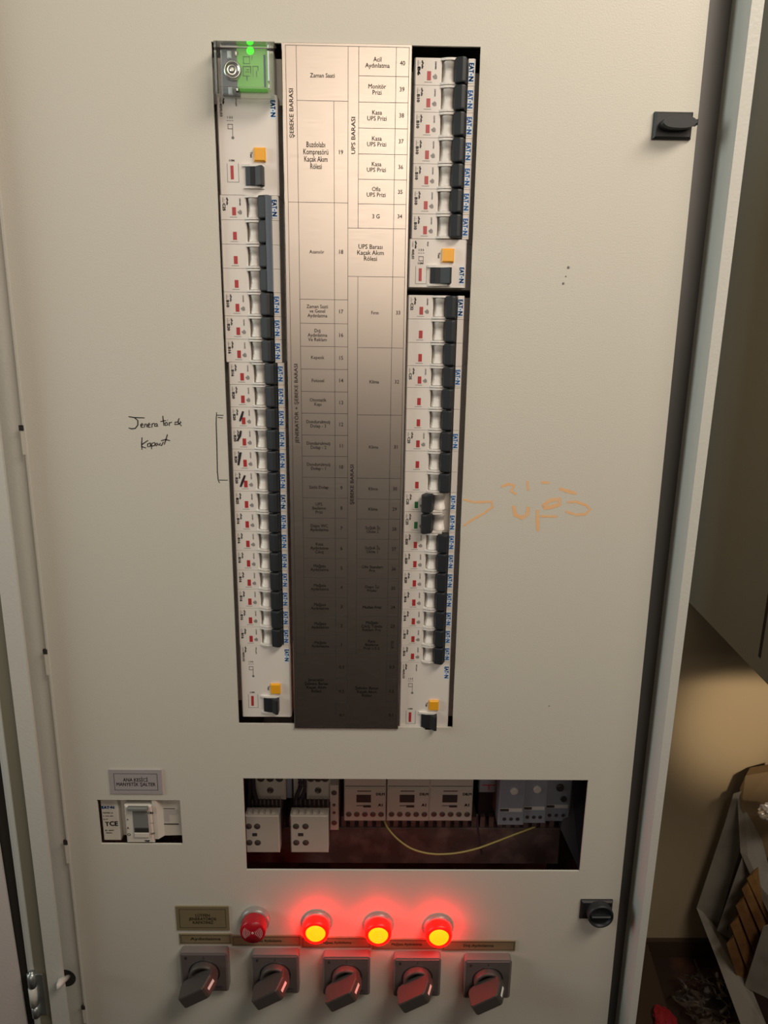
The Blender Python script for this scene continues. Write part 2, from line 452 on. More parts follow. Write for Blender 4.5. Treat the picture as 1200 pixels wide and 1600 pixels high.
latch(None, rect((1020, 176), (1081, 176), (1078, 219), (1019, 219)), None, None, False)
latch(None, rect((906, 1405), (956, 1404), (955, 1433), (906, 1433)), None, None, True)

# pen writing on the inner door
wr = MB(); OX, OY = 180, 620
def wp(x, y): q = P(OX+x/6, OY+y/6); return (q.x, q.z)
J = [[(125, 185), (180, 195), (275, 197)], [(180, 195), (212, 222), (212, 265), (188, 296), (155, 300), (125, 292)],
     [(240, 272), (262, 262), (254, 248), (240, 262), (244, 284), (266, 286)], [(274, 288), (278, 252)], [(276, 262), (290, 252), (300, 286)],
     [(306, 270), (328, 260), (320, 246), (306, 260), (312, 284), (332, 284)], [(344, 288), (346, 248)], [(346, 258), (366, 246)],
     [(390, 250), (372, 254), (370, 276), (388, 276), (392, 250), (400, 280)], [(446, 178), (452, 230), (458, 272)], [(424, 232), (476, 222)],
     [(484, 238), (466, 248), (472, 270), (494, 262), (484, 238)], [(470, 222), (476, 224)], [(488, 218), (494, 220)],
     [(508, 272), (506, 238)], [(506, 248), (532, 236)], [(600, 200), (590, 230), (596, 262)], [(592, 236), (562, 238), (558, 260), (592, 256)],
     [(596, 252), (618, 240), (608, 228)], [(600, 246), (622, 274)],
     [(252, 380), (248, 440), (252, 496)], [(308, 408), (250, 448), (246, 466), (290, 480)], [(330, 432), (304, 442), (304, 468), (328, 466), (332, 432), (338, 460)],
     [(344, 434), (340, 490)], [(344, 436), (372, 428), (372, 456), (344, 462)], [(396, 432), (378, 442), (384, 462), (402, 440), (412, 458)],
     [(424, 432), (416, 448), (434, 458), (452, 422)], [(490, 352), (476, 400), (460, 448)], [(430, 412), (474, 400), (515, 412)]]
for st in J: wr.stroke([wp(*p) for p in st], .95, -.12)
for st in [[(950, 145), (947, 250), (953, 450), (958, 700), (966, 780), (978, 808)], [(950, 172), (1015, 174)], [(962, 194), (1010, 198)], [(975, 780), (1056, 781)]]:
    wr.stroke([wp(*p) for p in st], .8, -.12)
wr.build('black_marker_writing', 'marker_black', door)['label'] = 'black marker handwriting and bracket'
ow = MB()
def op(x, y): q = P(700+x/5, 730+y/5); return (q.x, q.z)
for st, w in (([(118, 250), (200, 272), (270, 272), (340, 268), (348, 310), (280, 360), (190, 410), (120, 458)], 1.5),
              ([(415, 152), (470, 132), (518, 140), (492, 185), (535, 212)], 1.9), ([(512, 300), (525, 372), (580, 396), (620, 368), (628, 308)], 2.6),
              ([(620, 105), (625, 182)], 1.7), ([(728, 118), (795, 122)], 2.2), ([(700, 330), (700, 420), (703, 500)], 2.4), ([(735, 305), (800, 258), (872, 250), (872, 290), (800, 312), (745, 320)], 2.6),
              ([(720, 382), (850, 386)], 1.9), ([(870, 165), (935, 188), (1005, 205)], 2.3), ([(930, 272), (1010, 272), (1078, 296), (1112, 328), (1075, 366), (1000, 372), (918, 345)], 1.7)):
    ow.stroke([op(*p) for p in st], w*1.35, -.12)
ow.build('orange_marker_writing', 'marker_orange', door)['label'] = 'faded orange handwriting reading UPS with an arrow'
dots = MB()
for (x, y, r_) in ((888, 418, 1.1), (880, 443, 1.0), (884, 432, .6), (858, 1103, .6)):
    q = P(x, y); dots.lathe(q.x, q.z, [(r_, -.05), (r_*.7, -.3)], 10)
dots.build('dirt_speck', 'grey_ink', door)

# ------------------------------------------------------------------ breakers (protos in local mm, origin = top left front corner)
FY = 2.4      # plane of the breaker faces
PITCH = 17.6
G_MCB = 'miniature circuit breakers in the two columns'
def brand_strip(mb_s, mb_t, zc, ln=11.6, x=42.0, bg=True):
    if bg: mb_s.box(x-1.95, x+1.75, -.12, .05, zc+6.6, zc-6.9)
    mb_t.text('EAT', x-.05, zc+ln*.235, 3.5, -.2, -90, .035, wfit=ln*.54)
    mb_t.lathe(x-.1, zc-ln*.115, [(.62, -.13), (.6, -.2)], 10)
    mb_t.text('N', x-.05, zc-ln*.36, 3.5, -.2, -90, .045, wfit=ln*.24)
def marking(mb, z0, rating, full=True):
    mb.m = 0
    if full:
        mb.text('10000', 2.6, z0-3.6, 1.1, -.1, -90, .0)
        mb.text('3', 3.9, z0-3.4, 1.0, -.1, -90, .0)
        mb.m = 1
        mb.text(rating, 3.3, z0-8.6, 2.1, -.1, -90, .045, wfit=5.0)
        mb.text('xPole', 5.9, z0-4.4, 1.4, -.1, -90, .05, wfit=5.2)
        mb.m = 0
        mb.text('230/400', 15.6, z0-4.8, 1.1, -.1, -90, .03, wfit=5.0)
        for k in range(5): mb.box(14.2+k*.55, 14.55+k*.55, -.1, .02, z0-10.2-abs(k-2)*.5, z0-13.8+abs(k-2)*.2)
        mb.box(13.6, 14.1, -.1, .02, z0-11.6, z0-12.6)
    for k in range(6): mb.box(7.6+k*.95, 8.2+k*.95, -.1, .02, z0-15.4, z0-15.9)
BP = [(0, 1.0), (.9, 0), (19.6, 0), (20.2, .6), (20.4, 7.5), (39.6, 7.5), (39.8, .3), (43.9, 0), (45, 1.3), (45, 30), (62, 30), (62, 60), (-17, 60), (-17, 30), (0, 30)]
def make_mcb(n, rating, off=False, name=None):
    nm = name or ('circuit_breaker')
    t = thing(nm, (0, 0, 0), 'x', 'circuit breaker', G_MCB)
    body = MB()
    for k in range(n):
        body.prism(BP, -k*PITCH-.12, -(k+1)*PITCH+.12)
    body.build('body', 'breaker_plastic', t)
    s_, tx = MB(), MB(); brand_strip(s_, tx, -8.9)
    bs = s_.build('brand_strip', 'brand_white', t); tx.build('lettering', 'blue_ink', bs)
    mk = MB()
    for k in range(n): marking(mk, -k*PITCH, rating, k == 0)
    mk.build('printed_marking', ['grey_ink', 'ink'], t)
    for k in range(n):
        z = -k*PITCH
        x0 = 9.4
        MB().box(x0, x0+2.9, -.15, .05, z-8.6, z-14.4).build('status_window', 'green_window' if off else 'red_window', t)
        # white barrel of the toggle with its guard flanges
        bm_ = MB(); cx = 26.0 if not off else 30.5; rr = 5.6
        sect = [(-1.9, .94), (-3.4, .92), (-3.6, .87), (-5.6, .86), (-5.7, .80), (-11.6, .80), (-11.7, .86), (-13.6, .88), (-13.8, .93), (-15.6, .95)]
        vs = []; N = 14
        for zz, sc in sect:
            for i in range(N):
                a_ = math.pi*i/(N-1); vs.append((cx-math.cos(a_)*rr*sc*1.02, 4.6-math.sin(a_)*rr*1.15*sc, z+zz))
        fs = [(i*N+j, i*N+j+1, (i+1)*N+j+1, (i+1)*N+j) for i in range(len(sect)-1) for j in range(N-1)]
        bm_.add(vs, fs, True)
        bm_.m = 0
        br = bm_.build('toggle_barrel', 'white_plastic', t)
        fg = MB()
        fx0, fx1 = 18.8, 33.2
        pr = [(fx0, .5), (fx0+.8, -.7), (fx0+4, -2.0), (fx0+8, -2.5), (fx1-2.2, -2.1), (fx1, -1.2), (fx1, 1.5), (fx1-1, 4), (fx0+1, 4)]
        fg.prism(pr, z-.25, z-1.75, 'z'); fg.prism(pr, z-PITCH+.25, z-PITCH+1.75, 'z')
        fg.box(25.2, 26.6, -2.75, -2.2, z-PITCH+.2, z-PITCH+1.0)
        fg.build('guard_flange', 'white_plastic', t)
        tg = MB()
        if not off: prt = [(29.0, 4), (29.3, -1.5), (30.2, -4.6), (34.8, -6.6), (37.2, -6.2), (38.6, -3.6), (39.5, 3)]
        else: prt = [(26.2, 4), (25.4, -1.5), (23.4, -5.0), (19.2, -8.4), (15.6, -8.0), (14.8, -6.2), (20.2, 3)]
        # toggle with rounded ends in Z
        lv = [(-.5, .86), (-1.0, .97), (-1.8, 1), (-15.8, 1), (-16.6, .97), (-17.1, .84)]
        mx = sum(p[0] for p in prt)/len(prt); my = 0
        vs = []; n2 = len(prt)
        for zz, sc in lv:
            for (a_, b2) in prt: vs.append((mx+(a_-mx)*sc, (b2*sc if b2 < 0 else b2), z+zz))
        fs = [(i*n2+j, i*n2+(j+1) % n2, (i+1)*n2+(j+1) % n2, (i+1)*n2+j) for i in range(len(lv)-1) for j in range(n2)]
        fs += [tuple(range(n2)), tuple(range(len(lv)*n2-1, (len(lv)-1)*n2-1, -1))]
        tg.add(vs, fs); tg.build('toggle', 'toggle_black', t)
    if n == 4:
        MB().prism([(35.6, -6.4), (37.6, -6.6), (39.6, -3.8), (39.9, 1), (38, 1)], -.5, -n*PITCH+.5).build('toggle_sheen', 'sheen_slate', t)  # sheen on the slanted toggle faces, painted as a blue-grey bar
    return t
def hide_proto(o):
    for c in kids(o):
        for g in kids(c): bpy.data.objects.remove(g)
        bpy.data.objects.remove(c)
    bpy.data.objects.remove(o)
PROTO = {}
def place_mcb(n, rating, off, x, ytop, ybot, xpx, label, pen=None):
    """xpx: photo x near which ytop/ybot were read"""
    zt = P(xpx, ytop, FY).z; zb = P(xpx, ybot, FY).z
    key = (n, rating, off); sz = (zt-zb)/(n*PITCH)
    if key not in PROTO:
        t = make_mcb(n, rating, off); PROTO[key] = t
        t.location = (x/1000, FY/1000, EYE+zt/1000); ORI[t.name] = Vector((x, FY, zt)); t.scale = (1, 1, sz); t['label'] = label; r_ = t
    else:
        r_ = dup(PROTO[key], (x, FY, zt), label, sz=sz)
        for c in kids(r_):
            if c.name.startswith('pen_mark'): 
                bpy.data.objects.remove(c)
    if n > 1: r_['category'] = 'circuit breaker'
    if pen: PENS.append((r_, pen, x, zt, sz))
    return r_
PENS = []
def colx(p0, p1):
    A, B = P(*p0, FY), P(*p1, FY)
    return lambda py: (A.x+(B.x-A.x)*((py-p0[1])/(p1[1]-p0[1])))
Lb = [305, 343.6, 381.6, 419, 456.4, 494, 530, 566, 600.8, 636, 668.8, 702, 735.2, 767.2, 799.2, 830, 860, 890.8, 920.5, 950.2, 979.2, 1008]
Rb = [90, 133.2, 175.2, 215.2, 256, 295.2, 334.4, 373.2]
R2 = [461, 498, 535, 571.6, 606, 639.5, 672, 705, 738, 769, 799.6, 832, 862, 892, 922, 952, 981, 1008, 1035]
xLa = P(343, 345, FY).x+.6; xLb = (P(356, 600, FY).x+P(376, 1050, FY).x)/2+.3
xRa = P(647, 110, FY).x+.3; xRb = (P(637.5, 480, FY).x+P(625.6, 1010, FY).x)/2
place_mcb(4, 'C25', False, xLa, Lb[0], Lb[4], 380, 'white four-pole circuit breaker left of the Asansör cell on the legend plate')
PEN = {12: [(355, 200), (335, 268), (310, 340)], 11: [(325, 470), (312, 540), (275, 615)], 10: [(325, 770), (305, 850), (290, 950)], 9: [(380, 1090), (350, 1170), (320, 1250)]}
names = {17: 'Zaman Saati ve Genel Aydınlatma', 16: 'Dış Aydınlatma ve Reklam', 15: 'Kepenk', 14: 'Fotosel', 13: 'Otomatik Kapı'}
rate = {17: 'B10', 16: 'B20', 15: 'B16', 14: 'B16', 13: 'B20', 12: 'B20', 11: 'B20', 10: 'B20', 9: 'B20', 8: 'B25', 7: 'B16', 6: 'B16', 5: 'B16', 4: 'B16', 3: 'B16', 2: 'B16', 1: 'B16'}
for i in range(4, 21):
    no = 21-i
    lab = '%swhite single-pole circuit breaker left of row %d on the legend plate' % ('pen-slashed ' if no in PEN else '', no)
    place_mcb(1, rate[no], False, xLa if i < 7 else xLb, Lb[i], Lb[i+1], 380, lab, PEN.get(no))
for i in range(7):
    place_mcb(1, 'B10' if i else 'B6', False, xRa, Rb[i], Rb[i+1], 670, 'white single-pole circuit breaker right of row %d on the legend plate' % (40-i))
for a, b_, no in ((0, 3, 33), (3, 6, 32), (6, 9, 31)):
    place_mcb(3, 'C32' if no == 33 else 'C25', False, xRb, R2[a], R2[b_], 660, 'white three-pole circuit breaker right of row %d on the legend plate' % no)
place_mcb(1, 'C25', True, xRb, R2[9], R2[10], 660, 'switched-off circuit breaker with green window and toggle thrown left, upper of the two')
place_mcb(1, 'C25', True, xRb, R2[10], R2[11], 660, 'switched-off circuit breaker with green window and toggle thrown left, lower of the two')
for i in range(11, 18):
    no = ['28', '27', '26', '25', '24', '23', '22'][i-11]
    place_mcb(1, 'B20' if i < 14 else 'B16', False, xRb, R2[i], R2[i+1], 660, 'white single-pole circuit breaker right of row %s on the legend plate' % no)
for (o, pts, x, zt, sz) in PENS:
    mb = MB()
    q = [P(340+p[0]/8.89, 620+p[1]/8.89, FY) for p in pts]
    pts2 = [((v.x-x), (v.z-zt)/sz) for v in q]
    ob = None
    mb.stroke(pts2, 2.1, -.25)
    ob = mb.build('pen_mark', 'marker_black', o, origin=(0, 0, 0)); ob['label'] = 'black pen slash'

# residual current devices
def make_rcd(H, name_, tog, btn, win, label, x, zt, sz, texts_z):
    t = thing(name_, (x, FY, zt), label, 'residual current device', 'residual current devices in the breaker columns')
    def o_(mb, n_, m_, par=None): return mb.build(n_, m_, par or t, origin=(0, 0, 0))
    prof = [(0, 1.0), (.9, 0), (43.6, 0), (45, 1.6), (45, 30), (62, 30), (62, 60), (-17, 60), (-17, 30), (0, 30)]
    o_(MB().prism(prof, -.15, -H+.15), 'body', 'breaker_plastic')
    s_, tx = MB(), MB(); brand_strip(s_, tx, texts_z, 11.2, 41.8)
    bs = o_(s_, 'brand_strip', 'brand_white'); o_(tx, 'lettering', 'blue_ink', bs)
    mk = MB(); mk.text('xPole', 5.2, -4.2, 1.4, -.1, -90, .05, wfit=5.5); mk.m = 1
    mk.text('40/0,03', 3.0, -11, 1.9, -.1, -90, .03, wfit=9 if H > 40 else 7); mk.text('10000', 2.8, -4, 1.3, -.1, -90)
    mk.text('FRCmM', 14.5, -5.2 if H > 40 else -3.6, 1.1, -.1, -90, .03, wfit=6 if H > 40 else 3)
    k0 = -16 if H > 40 else -8
    mk.text('1 3 5', 9.6, k0, 1.5, -.1, 0, .03); mk.text('~ ~ ~', 9.6, k0-2.2, 1.5, -.1, 0, .03)
    for d0, d1 in ((-4.5, -5), (-7.6, -8.1)): mk.box(7.6, 11.4, -.1, .02, k0+d0, k0+d1)
    mk.box(7.6, 8.0, -.1, .02, k0-4.5, k0-8.1); mk.box(11, 11.4, -.1, .02, k0-4.5, k0-10)
    if H > 40: mk.lathe(11.2, k0-14, [(1.1, -.05), (1.0, -.1)], 12); mk.box(11.0, 11.4, -.1, .02, k0-10, k0-13)
    mk.text('I ON', win[0]+1.2, win[2]+3.6, 1.4, -.1, 0, .05)
    o_(mk, 'printed_marking', ['ink', 'grey_ink'])
    x0, x1, z1, z0 = win
    fr = MB()
    for a_ in ((x0-2.6, x0-2.3, z1+1.5, z0-2), (x1+3.6, x1+3.9, z1+1.5, z0-2), (x0-2.6, x1+3.9, z0-1.8, z0-2.1)): fr.box(a_[0], a_[1], -.1, .02, a_[2], a_[3])
    o_(fr, 'window_frame', 'grey_ink')
    o_(MB().box(x0, x1, -.15, .05, z1, z0), 'status_window', 'red_window')
    x0, x1, z1, z0 = btn
    o_(MB().box(x0, x1, -2.6, .1, z1, z0, .9), 'test_button', 'yellow_button')
    tx2 = MB().text('Test', x0-2.2, (z0+z1)/2, 1.6, -.1, -90, .04); o_(tx2, 'button_lettering', 'grey_ink')
    x0, x1, z1, z0 = tog
    o_(MB().prism([(x0-3, .3), (x0-1.5, -1.4), (x0+4, -2.6), (x1-3, -2.6), (x1-.5, -1.2), (x1, .3)], z1+1.9, z1+.2).prism([(x0-2.5, .3), (x0-1, -1.2), (x0+4, -2.4), (x1-3, -2.4), (x1-.5, -1.0), (x1, .3)], z0-.2, z0-1.9), 'guard_flange', 'white_plastic')
    o_(MB().prism([(x0, .2), (x0+.6, -1.8), (x0+4, -3.2), (x0+8, -3.8), (x1-2, -8.2), (x1-.4, -7.6), (x1, .2)], z1, z0), 'toggle', 'toggle_black')
    t.scale = (1, 1, sz)
    return t
H4 = 4*PITCH
def rcd4(xr, y0, y1, xpx, label, bz=0):
    zt, zb = P(xpx, y0, FY).z, P(xpx, y1, FY).z
    return make_rcd(H4, 'residual_current_device', (19.8, 34.2, -50.4, -63.8), (26.8, 35.6, -36.8, -46.6), (8.6, 10.9, -49.5, -59.2), label, xr, zt, (zt-zb)/H4, -9.6)
rcd4(P(339, 200, FY).x+.4, 147, 305, 380, 'wide residual current device with yellow test button under the green-lit time switch')
rcd4(xLb+.4, 1008, 1120, 400, 'wide residual current device with yellow test button at the bottom of the left column')
zt = P(660, 373.2, FY).z; zb = P(660, 449, FY).z
make_rcd(2*PITCH, 'residual_current_device', (16.8, 33.5, -20.8, -32.2), (25.6, 35.0, -6.8, -16.8), (8.0, 10.3, -21.2, -30.6), 'narrow residual current device with yellow test button above the black gap in the right column', xRa-1.2, zt, (zt-zb)/(2*PITCH), -26)
rcd4(xRb+.2, 1035, 1035+110, 650, 'wide residual current device with yellow test button at the bottom of the right column')

# time switch under a clear cover, top of the left column
tx0, tx1, tz0, tz1 = rect((331, 59), (427, 64), (430, 146), (336, 142), -16)
ts = thing('time_switch', ((tx0+tx1)/2, 0, tz0), 'digital time switch glowing green under a clear plastic cover, top of the left column', 'time switch')
MB().box(tx0+1.5, tx1-3, 2, 55, tz0+1, tz1-1).box(tx0-12, tx1+12, 17, 55, tz0+1, tz1-1).build('body', 'breaker_plastic', ts)
MB().box(tx0+3, tx0+15.5, -3.5, 2, tz0+2, tz1-2, .8).build('control_strip', 'timer_grey', ts)
cx, cz = tx0+11.5, (tz0+tz1)/2+.5
kb = MB().lathe(cx, cz, [(6.5, -3.4), (6.5, -6), (5.2, -7.5), (5.0, -6.6), (1.2, -6.4), (1.1, -7)], 28); kb.build('dial', 'chrome', ts)
for zz in (cz+11, cz-12.5):
    MB().box(cx-3.6, cx-.6, -5.6, -3.4, zz-3.2, zz+1.6, .6).build('button', 'brand_white', ts)
    MB().box(cx+1.6, cx+4, -5.0, -3.4, zz-1.2, zz+1.6, .6).build('button', 'chrome', ts)
lx = [P(320+x/9.23, 50+y/9.23, -4) for x, y in ((455, 232), (885, 232), (880, 830), (455, 830))]
sx0, sx1, sz0, sz1 = lx[0].x, lx[1].x, lx[2].z, lx[0].z
scr = MB().box(sx0, sx1, -4.2, 2, sz0, sz1, .6).build('display', 'lcd_green', ts)
g = MB()
def tp(x, y, Y=-4.4): return P(320+x/9.23, 50+y/9.23, Y)
def tbox(mb, x0, y0, x1, y1, Y=-4.4, d=.15):
    a, b_ = tp(x0, y0), tp(x1, y1); mb.box(a.x, b_.x, Y, Y+d, b_.z, a.z)
for r_ in ((550, 350, 650, 362), (550, 350, 562, 460), (640, 350, 650, 460), (550, 450, 650, 460), (675, 345, 685, 400), (550, 490, 665, 505), (545, 490, 560, 640), (655, 490, 668, 600), (560, 630, 650, 640), (600, 640, 615, 700),
           (600, 540, 640, 550), (580, 570, 640, 580), (690, 490, 770, 502), (690, 490, 700, 650), (760, 490, 772, 560), (740, 560, 752, 650)): tbox(g, *r_)
g.build('display_symbol', 'lcd_dark', scr)
a = tp(655, 268); MB().lathe(a.x, a.z, [(2.6, -4.3), (1.9, -4.8), (.4, -5.0)], 20).build('display_lamp', 'lcd_lamp', scr)
bb = MB(); tbox(bb, 845, 330, 885, 800, -4.8, .6); bb.build('blue_band', 'lcd_blue', ts)
cvr = MB(); t_ = 1.0
# hollow clear cover: front, four sides, bevelled corners
o8 = []
for (x_, z_) in ((tx0, tz0), (tx1, tz0), (tx1, tz1), (tx0, tz1)): o8.append((x_, z_))
def loop(e, Y): return [(tx0+e, Y, tz0+e), (tx1-e, Y, tz0+e), (tx1-e, Y, tz1-e), (tx0+e, Y, tz1-e)]
vs = loop(0, -1) + loop(0, -13) + loop(2.2, -16) + loop(3.4, -16) + loop(3.4, -15)
fs = []
for k in range(4):
    for i in range(4):
        j = (i+1) % 4; fs.append((k*4+i, k*4+j, k*4+4+j, k*4+4+i))
fs.append((16, 17, 18, 19))
cvr.add(vs, fs); cvr.build('clear_cover', 'clear_cover', ts)
rb = MB()
for (x_) in (tx1-4.6,):
    rb.box(x_, x_+1.1, -17, -15.8, tz0+7, tz1-7, .3)
    rb.box(x_+.1, x_+1.0, -17, -15.8, tz1-5.5, tz1-3.5, .2).box(x_+.1, x_+1.0, -17, -15.8, tz0+2.5, tz0+5, .2)
rb.build('cover_rib', 'brand_white', ts)

# ------------------------------------------------------------------ legend plate
PLY = -1.6
pc = [P(441, 64, PLY), P(643, 71, PLY), P(623, 1140, PLY), P(459, 1138, PLY)]
lp = thing('legend_plate', ((pc[2].x+pc[3].x)/2, 0, (pc[2].z+pc[3].z)/2), 'tall brushed metal legend plate listing the circuits between the two breaker columns', 'sign')
x0, x1 = (pc[0].x+pc[3].x)/2, (pc[1].x+pc[2].x)/2; zt, zb = (pc[0].z+pc[1].z)/2, (pc[2].z+pc[3].z)/2
MB().box(x0, x1, PLY, -.1, zb, zt, .35).build('plate', 'brushed_plate', lp)
ln, tx = MB(), MB()
Yl, Yt = PLY-.06, PLY-.08
def XX(px, py): return P(px, py, PLY).x
gx = {k: v for k, v in dict(a=XX(446, 78), b=XX(464, 160), c=XX(522, 240), d=XX(543.5, 500), e=XX(560, 250), f=XX(618, 160), g=XX(639, 100)).items()}
def ZL(py, px=500): return P(px, py, PLY).z
def hl_(xa, xb, z, w=.34): ln.box(xa, xb, Yl, PLY+.1, z-w/2, z+w/2)
def vl_(x, za, zb_, w=.34): ln.box(x-w/2, x+w/2, Yl, PLY+.1, zb_, za)
zTop = ZL(71.5); zBotF = ZL(1136, 540); zSec = ZL(316.5); zLow = ZL(1021.5, 540)
hl_(gx['a'], gx['g'], zTop); hl_(gx['a'], gx['g'], zBotF); vl_(gx['a'], zTop, zBotF); vl_(gx['g'], zTop, zBotF)
vl_(gx['b'], zTop, zLow); vl_(gx['d'], zTop, zBotF); hl_(gx['a'], gx['g'], zLow)
hl_(gx['a'], gx['d'], zSec)
zU = ZL(357, 590); zUb = ZL(432.5, 590)
vl_(gx['e'], zTop, zU); vl_(gx['e'], zUb, zLow); vl_(gx['f'], zTop, zBotF)
hl_(gx['d'], gx['g'], zU); hl_(gx['d'], gx['g'], zUb)
hl_(gx['b'], gx['d'], ZL(157.5)); vl_(gx['c'], ZL(157.5), zBotF)
left = [(316.5, 468, '18', 'Asansör'), (468, 505.5, '17', 'Zaman Saati\nve Genel\nAydınlatma'), (505.5, 541.5, '16', 'Dış\nAydınlatma\nVe Reklam'), (541.5, 577, '15', 'Kepenk'),
        (577, 612, '14', 'Fotosel'), (612, 646, '13', 'Otomatik\nKapı'), (646, 680, '12', 'Dondurulmuş\nDolap - 3'), (680, 713, '11', 'Dondurulmuş\nDolap - 2'), (713, 746, '10', 'Dondurulmuş\nDolap - 1'),
        (746, 778, '9', 'Sütlü Dolap'), (778, 809.5, '8', 'UPS\nBesleme\nPrizi'), (809.5, 841, '7', 'Depo WC\nAydınlatma'), (841, 872.5, '6', 'Kasa\nAydınlatma\nÇıkış'), (872.5, 902.5, '5', 'Mağaza\nAydınlatma'),
        (902.5, 933, '4', 'Mağaza\nAydınlatma'), (933, 962.5, '3', 'Mağaza\nAydınlatma'), (962.5, 992.5, '2', 'Mağaza\nAydınlatma'), (992.5, 1021.5, '1', 'Mağaza\nAydınlatma')]
right = [(78, 119, '40', 'Acil\nAydınlatma'), (119, 160, '39', 'Monitör\nPrizi'), (160, 200.5, '38', 'Kasa\nUPS Prizi'), (200.5, 241, '37', 'Kasa\nUPS Prizi'), (241, 280.5, '36', 'Kasa\nUPS Prizi'), (280.5, 319, '35', 'Ofis\nUPS Prizi'), (319, 357, '34', '3 G'),
         (432.5, 543.5, '33', 'Fırın'), (543.5, 648.5, '32', 'Klima'), (648.5, 747.5, '31', 'Klima'), (747.5, 780, '30', 'Klima'), (780, 811, '29', 'Klima'), (811, 842.5, '28', 'Soğuk İç\nÜnite 2'), (842.5, 873.5, '27', 'Soğuk İç\nÜnite 1'),
         (873.5, 904, '26', 'Ofis Standart\nPriz'), (904, 934, '25', 'Depo İçi\nPrizler'), (934, 963.5, '24', 'Mutfak Prizi'), (963.5, 993, '23', 'Mağaza\nÇıkış, Tabela\nReklam Priz'), (993, 1021.5, '22\n21\n20', 'Kasa\nBesleme\nPrizi 1-2-3')]
TS = 2.7; PB = .01
def cell(xa, xb, y0, y1, t_, px, size=TS, sx=.92):
    z = (ZL(y0, px)+ZL(y1, px))/2
    vs_, fs_, w, hh = text_data(t_, 0)
    W = min(w*size/.72*sx, (xb-xa)-.9)
    tx.text(t_, (xa+xb)/2, z, size, Yt, 0, PB, wfit=W)
for y0, y1, no, t_ in left:
    if y1 < 1020: hl_(gx['b'], gx['d'], ZL(y1, 505))
    cell(gx['b'], gx['c'], y0, y1, t_, 495); cell(gx['c'], gx['d'], y0, y1, no, 530, 3.1)
for y0, y1, no, t_ in right:
    if y1 not in (357, 1021.5) and y0 >= 78: hl_(gx['e'], gx['g'], ZL(y1, 590))
    cell(gx['e'], gx['f'], y0, y1, t_, 585, 3.1 if y1 < 358 else TS); cell(gx['f'], gx['g'], y0, y1, no, 622, 3.0 if y1 < 1000 else 2.1)
cell(gx['b'], gx['d'], 78, 157, 'Zaman Saati', 500, 2.9)
cell(gx['b'], gx['c'], 157, 326, 'Buzdolabı\nKompresörü\nKaçak Akım\nRölesi', 495, 3.9, .68); cell(gx['c'], gx['d'], 157, 316, '19', 530, 3.1)
cell(gx['d'], gx['f'], 357, 432, 'UPS Barası\nKaçak Akım\nRölesi', 580, 3.4)
cell(gx['a'], gx['c'], 1010, 1130, 'Jeneratör\nŞebeke Barası\nKaçak Akım\nRölesi', 490, 2.9); cell(gx['d'], gx['f'], 1030, 1130, 'Şebeke Barası\nKaçak Akım\nRölesi', 575, 2.9)
for (xa, xb, px) in ((gx['c'], gx['d'], 530), (gx['f'], gx['g'], 612)):
    for yy in (1062, 1098): hl_(xa, xb, ZL(yy, px))
    for y0, y1, s_ in ((1022, 1062, '0.3'), (1062, 1098, '0.2'), (1098, 1136, '0.1')): cell(xa, xb, y0, y1, s_, px, 3.0)
def vt(t_, x, y, size, wf=None): tx.text(t_, x, ZL(y, 500), size, Yt, 90, PB, wfit=wf)
vt('ŞEBEKE BARASI', (gx['a']+gx['b'])/2, 178, 3.1, 33)
vt('JENERATÖR + ŞEBEKE BARASI', (gx['a']+gx['b'])/2, 632, 2.9, 64)
vt('UPS BARASI', (gx['d']+gx['e'])/2, 211, 3.1, 25)
vt('ŞEBEKE BARASI', (gx['d']+gx['e'])/2, 757, 3.0, 34)
ln.build('ruled_line', 'ink', lp); tx.build('lettering', 'ink', lp)

# ------------------------------------------------------------------ small signs
def sign(name, corners, m_, lines, label, size, frame=True, bold=.01, Y=-1.2, group=None, border=1.6, wf=None):
    x0, x1, z0, z1 = rect(*corners, Y)
    o = thing(name, ((x0+x1)/2, 0, z0), label, 'sign', group)
    MB().box(x0, x1, Y, -.1, z0, z1, .3).build('plate', m_, o)
    if frame:
        f = MB(); b_ = border; w = .45
        for q in ((x0+b_, x1-b_, z0+b_, z0+b_+w), (x0+b_, x1-b_, z1-b_-w, z1-b_), (x0+b_, x0+b_+w, z0+b_, z1-b_), (x1-b_-w, x1-b_, z0+b_, z1-b_)): f.box(q[0], q[1], Y-.06, Y+.1, q[2], q[3])
        f.build('border_line', 'ink', o)
    t_ = MB().text(lines, (x0+x1)/2, (z0+z1)/2, size, Y-.08, 0, bold, wfit=wf)
    t_.build('lettering', 'ink', o)
    return o
sign('name_plate', ((169, 1202), (252, 1203), (255, 1243), (173, 1239)), 'silver_plate', 'ANA KESİCİ\nMANYETİK ŞALTER', 'silver name plate reading ANA KESİCİ MANYETİK ŞALTER above the main switch', 3.7, border=4.2, wf=36)
sign('name_plate', ((273, 1415), (357, 1418), (359, 1455), (277, 1453)), 'gold_plate', 'LÜTFEN\nJENERATÖRDE\nKAPATINIZ', 'brass coloured name plate with three engraved lines, left of the red buzzer', 3.3, border=3.2, wf=27)
